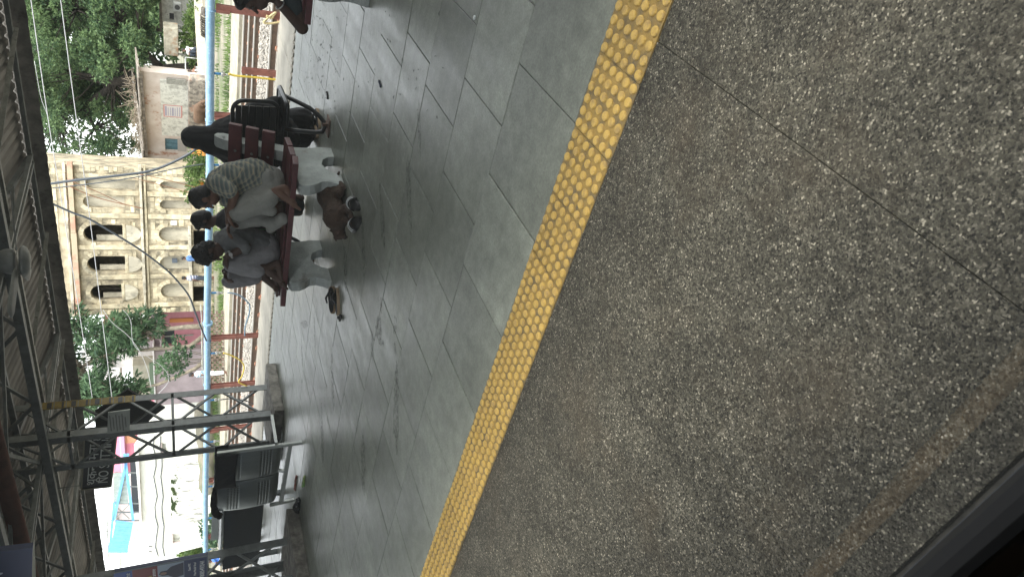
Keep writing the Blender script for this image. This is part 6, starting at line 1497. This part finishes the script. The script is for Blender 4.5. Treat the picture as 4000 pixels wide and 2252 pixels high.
wallbox('pale walled house behind the narrow leaved tree', 'pale_house', [('wall', (435, 612, 1350, 1432), -6, -2, M_PALE), ('wall', (320, 470, 1400, 1560), -9, -6.2, M_PALE), ('roof', (428, 436, 1345, 1438), -6.2, -1.8, M_STEELL)], MF.pt(3, -5, GROUND))
wallbox('long mauve compound house behind the leaning branch', 'compound_house', [('wall', (606, 818, 1366, 1575), -3, .8, M_MAUV), ('parapet', (600, 606, 1360, 1580), -3.2, 1.0, M_PALE), ('stair_wall', (520, 600, 1425, 1545), -4, -.5, mat('stair_olive', (.34, .32, .25), .9, var=.3, vs=2)), ('door', (585, 606, 1420, 1545), -.6, -.3, M_OLE if False else mat('door_green', (.10, .14, .09), .8))], MF.pt(1, -2, GROUND))
FF = Frame(at_d(806, 1535, 33), at_d(806, 1205, 32)); fe = thing('lattice_fence', 'brown open brick lattice fence before the mauve houses', 'fence', FF.pt(2, 0, GROUND))
M_FEN = mat('fence_brick', (.20, .145, .11), .9, var=.4, vs=5, coord='World', rnd=.25); r = px_rect(FF, 762, 812, 1205, 1530)
nb = 0
for j in range(8):
    z = GROUND+.0+j*.115
    if z+.08 > FF.on(758, 1300)[1]: break
    for i in range(int(FF.w/.26)):
        if nb >= 230: break
        x = i*.26+(j % 2)*.13; mb = None
        o = link_mesh('brick', ud, fe, FF.pt(x, 0, z+.05)-fe.location); o.scale = (.16, .12, .10); o.rotation_euler = (0, 0, math.atan2(FF.e.y, FF.e.x)); nb += 1
        if not o.data.materials: pass
        o.material_slots[0].link = 'OBJECT'; o.material_slots[0].material = M_FEN
mb = MB(); zt_f = min(GROUND+8*.115, FF.on(758, 1300)[1]+.1); FF.box(mb, -.1, FF.w+.1, zt_f, zt_f+.09, -.08, .08); mb.build('coping', M_FEN, fe, bevel=.01)
for k in range(4):
    a = FF.pt(.4+k*.9, .1, zt_f+.12); MB().tube([a, a+FF.e*1.4+V((0, 0, .05))], .025, 6).build('pole', M_STEELL, fe)

# ---- white building at the left with sheet-roofed terrace
M_WHB = mat('white_stained_wall', (0.72, 0.72, 0.66), .9, col2=(.58, .58, .52), vs=1.4, coord='World', col3=(.16, .18, .11), s3=1.3, m3=(.62, .78), stretch=(.8, .8, 2.2), bump=.3, bs=8, detail=9)
BF = Frame(at_d(812, 2215, 50), at_d(812, 1555, 47)); BW = BF.w; bz = lambda v, y=1850: BF.on(v, y)[1]
wb_ = thing('white_building', 'white stained windowless building with tiny openings and a terrace', 'building', BF.pt(BW/2, -3, GROUND))
w1 = px_rect(BF, 633, 649, 1731, 1758); w2 = px_rect(BF, 676, 703, 2084, 2112); xl = BF.on(650, 2165)[0]
out = [(xl+.25, GROUND-.3), (BW, GROUND-.3), (BW, bz(625, 1600)), (BF.on(560, 1690)[0], bz(560, 1690)), (BF.on(530, 1740)[0], bz(524, 1740)), (BF.on(545, 2030)[0], bz(548, 2030)), (BF.on(500, 2150)[0], bz(500, 2150)), (xl-.3, bz(498, 2165))]
holes = [[(w[0], w[2]), (w[1], w[2]), (w[1], w[3]), (w[0], w[3])] for w in (w1, w2)]
curve_fill('wall', [out]+holes, .3, BF, M_WHB, wb_)
for w in (w1, w2):
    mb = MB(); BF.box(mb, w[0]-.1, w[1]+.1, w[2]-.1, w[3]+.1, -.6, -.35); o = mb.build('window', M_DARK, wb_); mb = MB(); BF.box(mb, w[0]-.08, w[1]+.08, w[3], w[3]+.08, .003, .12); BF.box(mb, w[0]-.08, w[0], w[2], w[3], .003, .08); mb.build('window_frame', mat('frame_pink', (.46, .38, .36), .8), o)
mb = MB(); BF.box(mb, xl+.3, BW-.02, GROUND-.3, bz(625, 1600), -5, -.31); mb.build('body', M_WHB, wb_)
mb = MB(); x0 = BF.on(560, 2030)[0]; BF.box(mb, x0, BF.on(560, 1745)[0], bz(546), bz(538), -5, .25); mb.build('ledge', M_PALE, wb_)
for v0, v1, amp in ((603, 614, .10), (628, 640, .06)):
    pts = [BF.pt(BF.on(v0+(v1-v0)*k/12, 1700+k*39)[0], .12, BF.on(v0+(v1-v0)*k/12, 1700+k*39)[1]+amp*math.sin(k*1.9)) for k in range(13)]
    MB().tube(pts, .035, 6).build('cable', M_CAB, wb_)
for vv, yy in ((595, 2130), (595, 2150)):
    a = BF.pt(BF.on(vv, yy)[0], .1, BF.on(vv, yy)[1]); MB().tube([a, a+V((.1, 0, .2)), a+V((.25, -.1, .15))], .03, 6).build('bracket', M_DARK, wb_)
r = px_rect(BF, 510, 546, 1830, 2034, -1.5); mb = MB(); BF.box(mb, r[0], r[1], r[2], r[3], -3.0, -2.6); mb.build('terrace_back', M_DARK, wb_)  # near-black sheet standing for the shaded gap under the terrace roof
# roof terrace: sheets on steel posts
M_BSH = mat('sheet_blue', (.16, .42, .72), .5, var=.15, vs=4, coord='World'); M_GSH = mat('sheet_green_grey', (.33, .38, .35), .55, var=.2, vs=5, coord='World')
tr = thing('terrace_roof', 'blue and grey green sheet roof on steel posts over the white building', 'roof', BF.pt(4, -1, bz(520)))
def corr(px, d, m, name, n=7):
    P = [BF.pt(BF.on(x, y, d)[0], d, BF.on(x, y, d)[1]) for x, y in px]; mb = MB(); R = []      # px: top-left, top-right, bottom-right, bottom-left
    for s in range(n*4+1):
        u = s/(n*4); off = BF.n*(.05 if s % 4 in (1, 2) else 0); R.append([P[0].lerp(P[1], u)+off, P[3].lerp(P[2], u)+off])
    mb.loft(R, smooth=False, caps=False, closed_ring=False); o = mb.build(name, m, tr); md = o.modifiers.new('t', 'SOLIDIFY'); md.thickness = .01; return o
corr(((428, 2158), (452, 2030), (520, 2038), (498, 2158)), .6, M_BSH, 'blue_sheet', 8)
corr(((444, 1962), (442, 1846), (492, 1842), (502, 1966)), .2, M_GSH, 'grey_sheet', 6)
for (a, b) in (((445, 2030), (500, 1770)), ((520, 2032), (486, 1770)), ((428, 2155), (446, 1960))):
    P0 = BF.pt(BF.on(*a, .3)[0], .3, BF.on(*a, .3)[1]); P1 = BF.pt(BF.on(*b, .3)[0], .3, BF.on(*b, .3)[1]); MB().bar(P0, P1, .09, .16).build('edge_strip', M_BSH, tr)
for y in (2155, 2032, 1966, 1846, 1900, 2000):
    P0 = BF.pt(BF.on(548, y, -.2)[0], -.2, BF.on(548, y, -.2)[1]-.1); P1 = BF.pt(BF.on(440, y, -.2)[0], -.2, BF.on(450, y, -.2)[1]); MB().bar(P0, P1, .07, .07).build('post', M_STEEL, tr)
for (a, b) in (((450, 2025), (505, 1970)), ((505, 2025), (450, 1975)), ((420, 2020), (395, 1850)), ((400, 2150), (425, 2025))):
    P0 = BF.pt(BF.on(*a, -.2)[0], -.25, BF.on(*a, -.2)[1]); P1 = BF.pt(BF.on(*b, -.2)[0], -.25, BF.on(*b, -.2)[1]); MB().bar(P0, P1, .05, .05).build('brace', M_STEELL, tr)
P0 = BF.pt(BF.on(415, 2040)[0], -.5, bz(415, 2040)); P1 = BF.pt(BF.on(425, 2250)[0], -.5, bz(425, 2250))
MB().bar(P0, P1, .08, .08).build('ladder_rail', M_STEELL, tr); MB().bar(P0-V((0, 0, .7)), P1-V((0, 0, .7)), .08, .08).build('ladder_rail', M_STEELL, tr)
for k in range(9):
    a = P0.lerp(P1, k/9); b = P0.lerp(P1, (k+1)/9)-V((0, 0, .7)); MB().bar(a, b, .035, .035).build('ladder_lacing', M_STEELL, tr)
# pink building behind
pk = thing('pink_building', 'bright pink building showing above the white wall', 'building', BF.pt(8, -8, GROUND))
r = px_rect(BF, 436, 560, 1600, 1850, -8); mb = MB(); BF.box(mb, r[0], r[1], GROUND, r[3], -12, -8); mb.build('wall', mat('bright_pink', (.72, .26, .34), .85, var=.15, vs=1), pk)
r = px_rect(BF, 470, 490, 1650, 1850, -7.8); mb = MB(); BF.box(mb, r[0], r[1], r[2], r[3], -8.2, -7.5); mb.build('balcony', mat('balcony_mauve', (.50, .30, .42), .85), pk, bevel=.05)
r = px_rect(BF, 470, 530, 1690, 1730, -7.9); mb = MB(); BF.box(mb, r[0], r[1], r[2], r[3], -8.2, -7.9); mb.build('pilaster', mat('pilaster_orange', (.70, .35, .2), .85), pk)
# pale block above, left of the ladder
pb = thing('tall_pale_block', 'tall pale building block rising behind the blue sheet roof', 'building', BF.pt(2, -9, GROUND))
r = px_rect(BF, 395, 540, 1950, 2120, -10); mb = MB(); BF.box(mb, r[0], r[1], GROUND, bz(400, 1960), -14, -10); mb.build('wall', mat('pale_pinkish', (.55, .48, .47), .9, var=.15, vs=1), pb); mb = MB(); BF.box(mb, r[0]-.2, r[1]+.2, bz(400, 1960), bz(392, 1960), -14.2, -9.8); mb.build('parapet', M_PALE, pb)
fw = MB().box((BF.pt(-6, 2, 0).x-3, BF.pt(-6, 2, 0).y-2.2, GROUND-.2), (BF.pt(-1, 2, 0).x, BF.pt(-6, 2, 0).y-1.9, .6)).build('compound_wall', M_PALE); tag(fw, 'pale tiled compound wall left of the white building', 'wall')
# earth bank along the foot of the white building
bk = organic('earth_bank', [('C', [(at_d(806, 1600, 43), .7), (at_d(808, 1700, 43), .6), (at_d(812, 1900, 43), .5)])], M_EARTH, None, .12, 3, .12, 1.2); tag(bk, kind='structure')

# moss and run-off streaks on the white wall
mo = MB(); rnd = random.Random(31)
for i in range(2600):
    y = rnd.gauss(1935, 42); v = 668+abs(rnd.gauss(0, 12))
    if noise.noise(V((y*.045, v*.06, 0))) < .05: continue
    v = v; x_, z_ = BF.on(v, y); c = BF.pt(x_, .015+rnd.random()*.03, z_); a = rnd.uniform(0, 6.3); r = rnd.uniform(.015, .045)
    d1 = BF.e*math.cos(a)*r+V((0, 0, math.sin(a)*r)); d2 = BF.e*math.sin(a)*r*.6-V((0, 0, math.cos(a)*r*.6)); mo.add([c-d1, c-d2+BF.n*.02, c+d1, c+d2], [(0, 1, 2, 3)])
o = mo.build('moss', leaf_mat('moss_green', (.03, .06, .015), (.09, .13, .04), .1), wb_); tag(o, kind='stuff')
stn = MB()
for i in range(110):
    y = rnd.choice((rnd.uniform(1860, 2030), rnd.gauss(2025, 10), rnd.gauss(1815, 5), rnd.gauss(1990, 25))); v = rnd.uniform(690, 800); x_, z_ = BF.on(v, y); L_ = rnd.uniform(.15, .7); w = rnd.uniform(.012, .045); p = BF.pt(x_, .006+i*.00002, z_)
    stn.add([p-BF.e*w, p-BF.e*w*.4-V((0, 0, L_)), p+BF.e*w*.5-V((0, 0, L_*.9)), p+BF.e*w+V((0, 0, .05))], [(0, 1, 2, 3)])
o = stn.build('run_off_streaks', mat('streak_grey', (.38, .38, .34), .95, var=.4, vs=5, coord='World'), wb_); tag(o, kind='stuff')
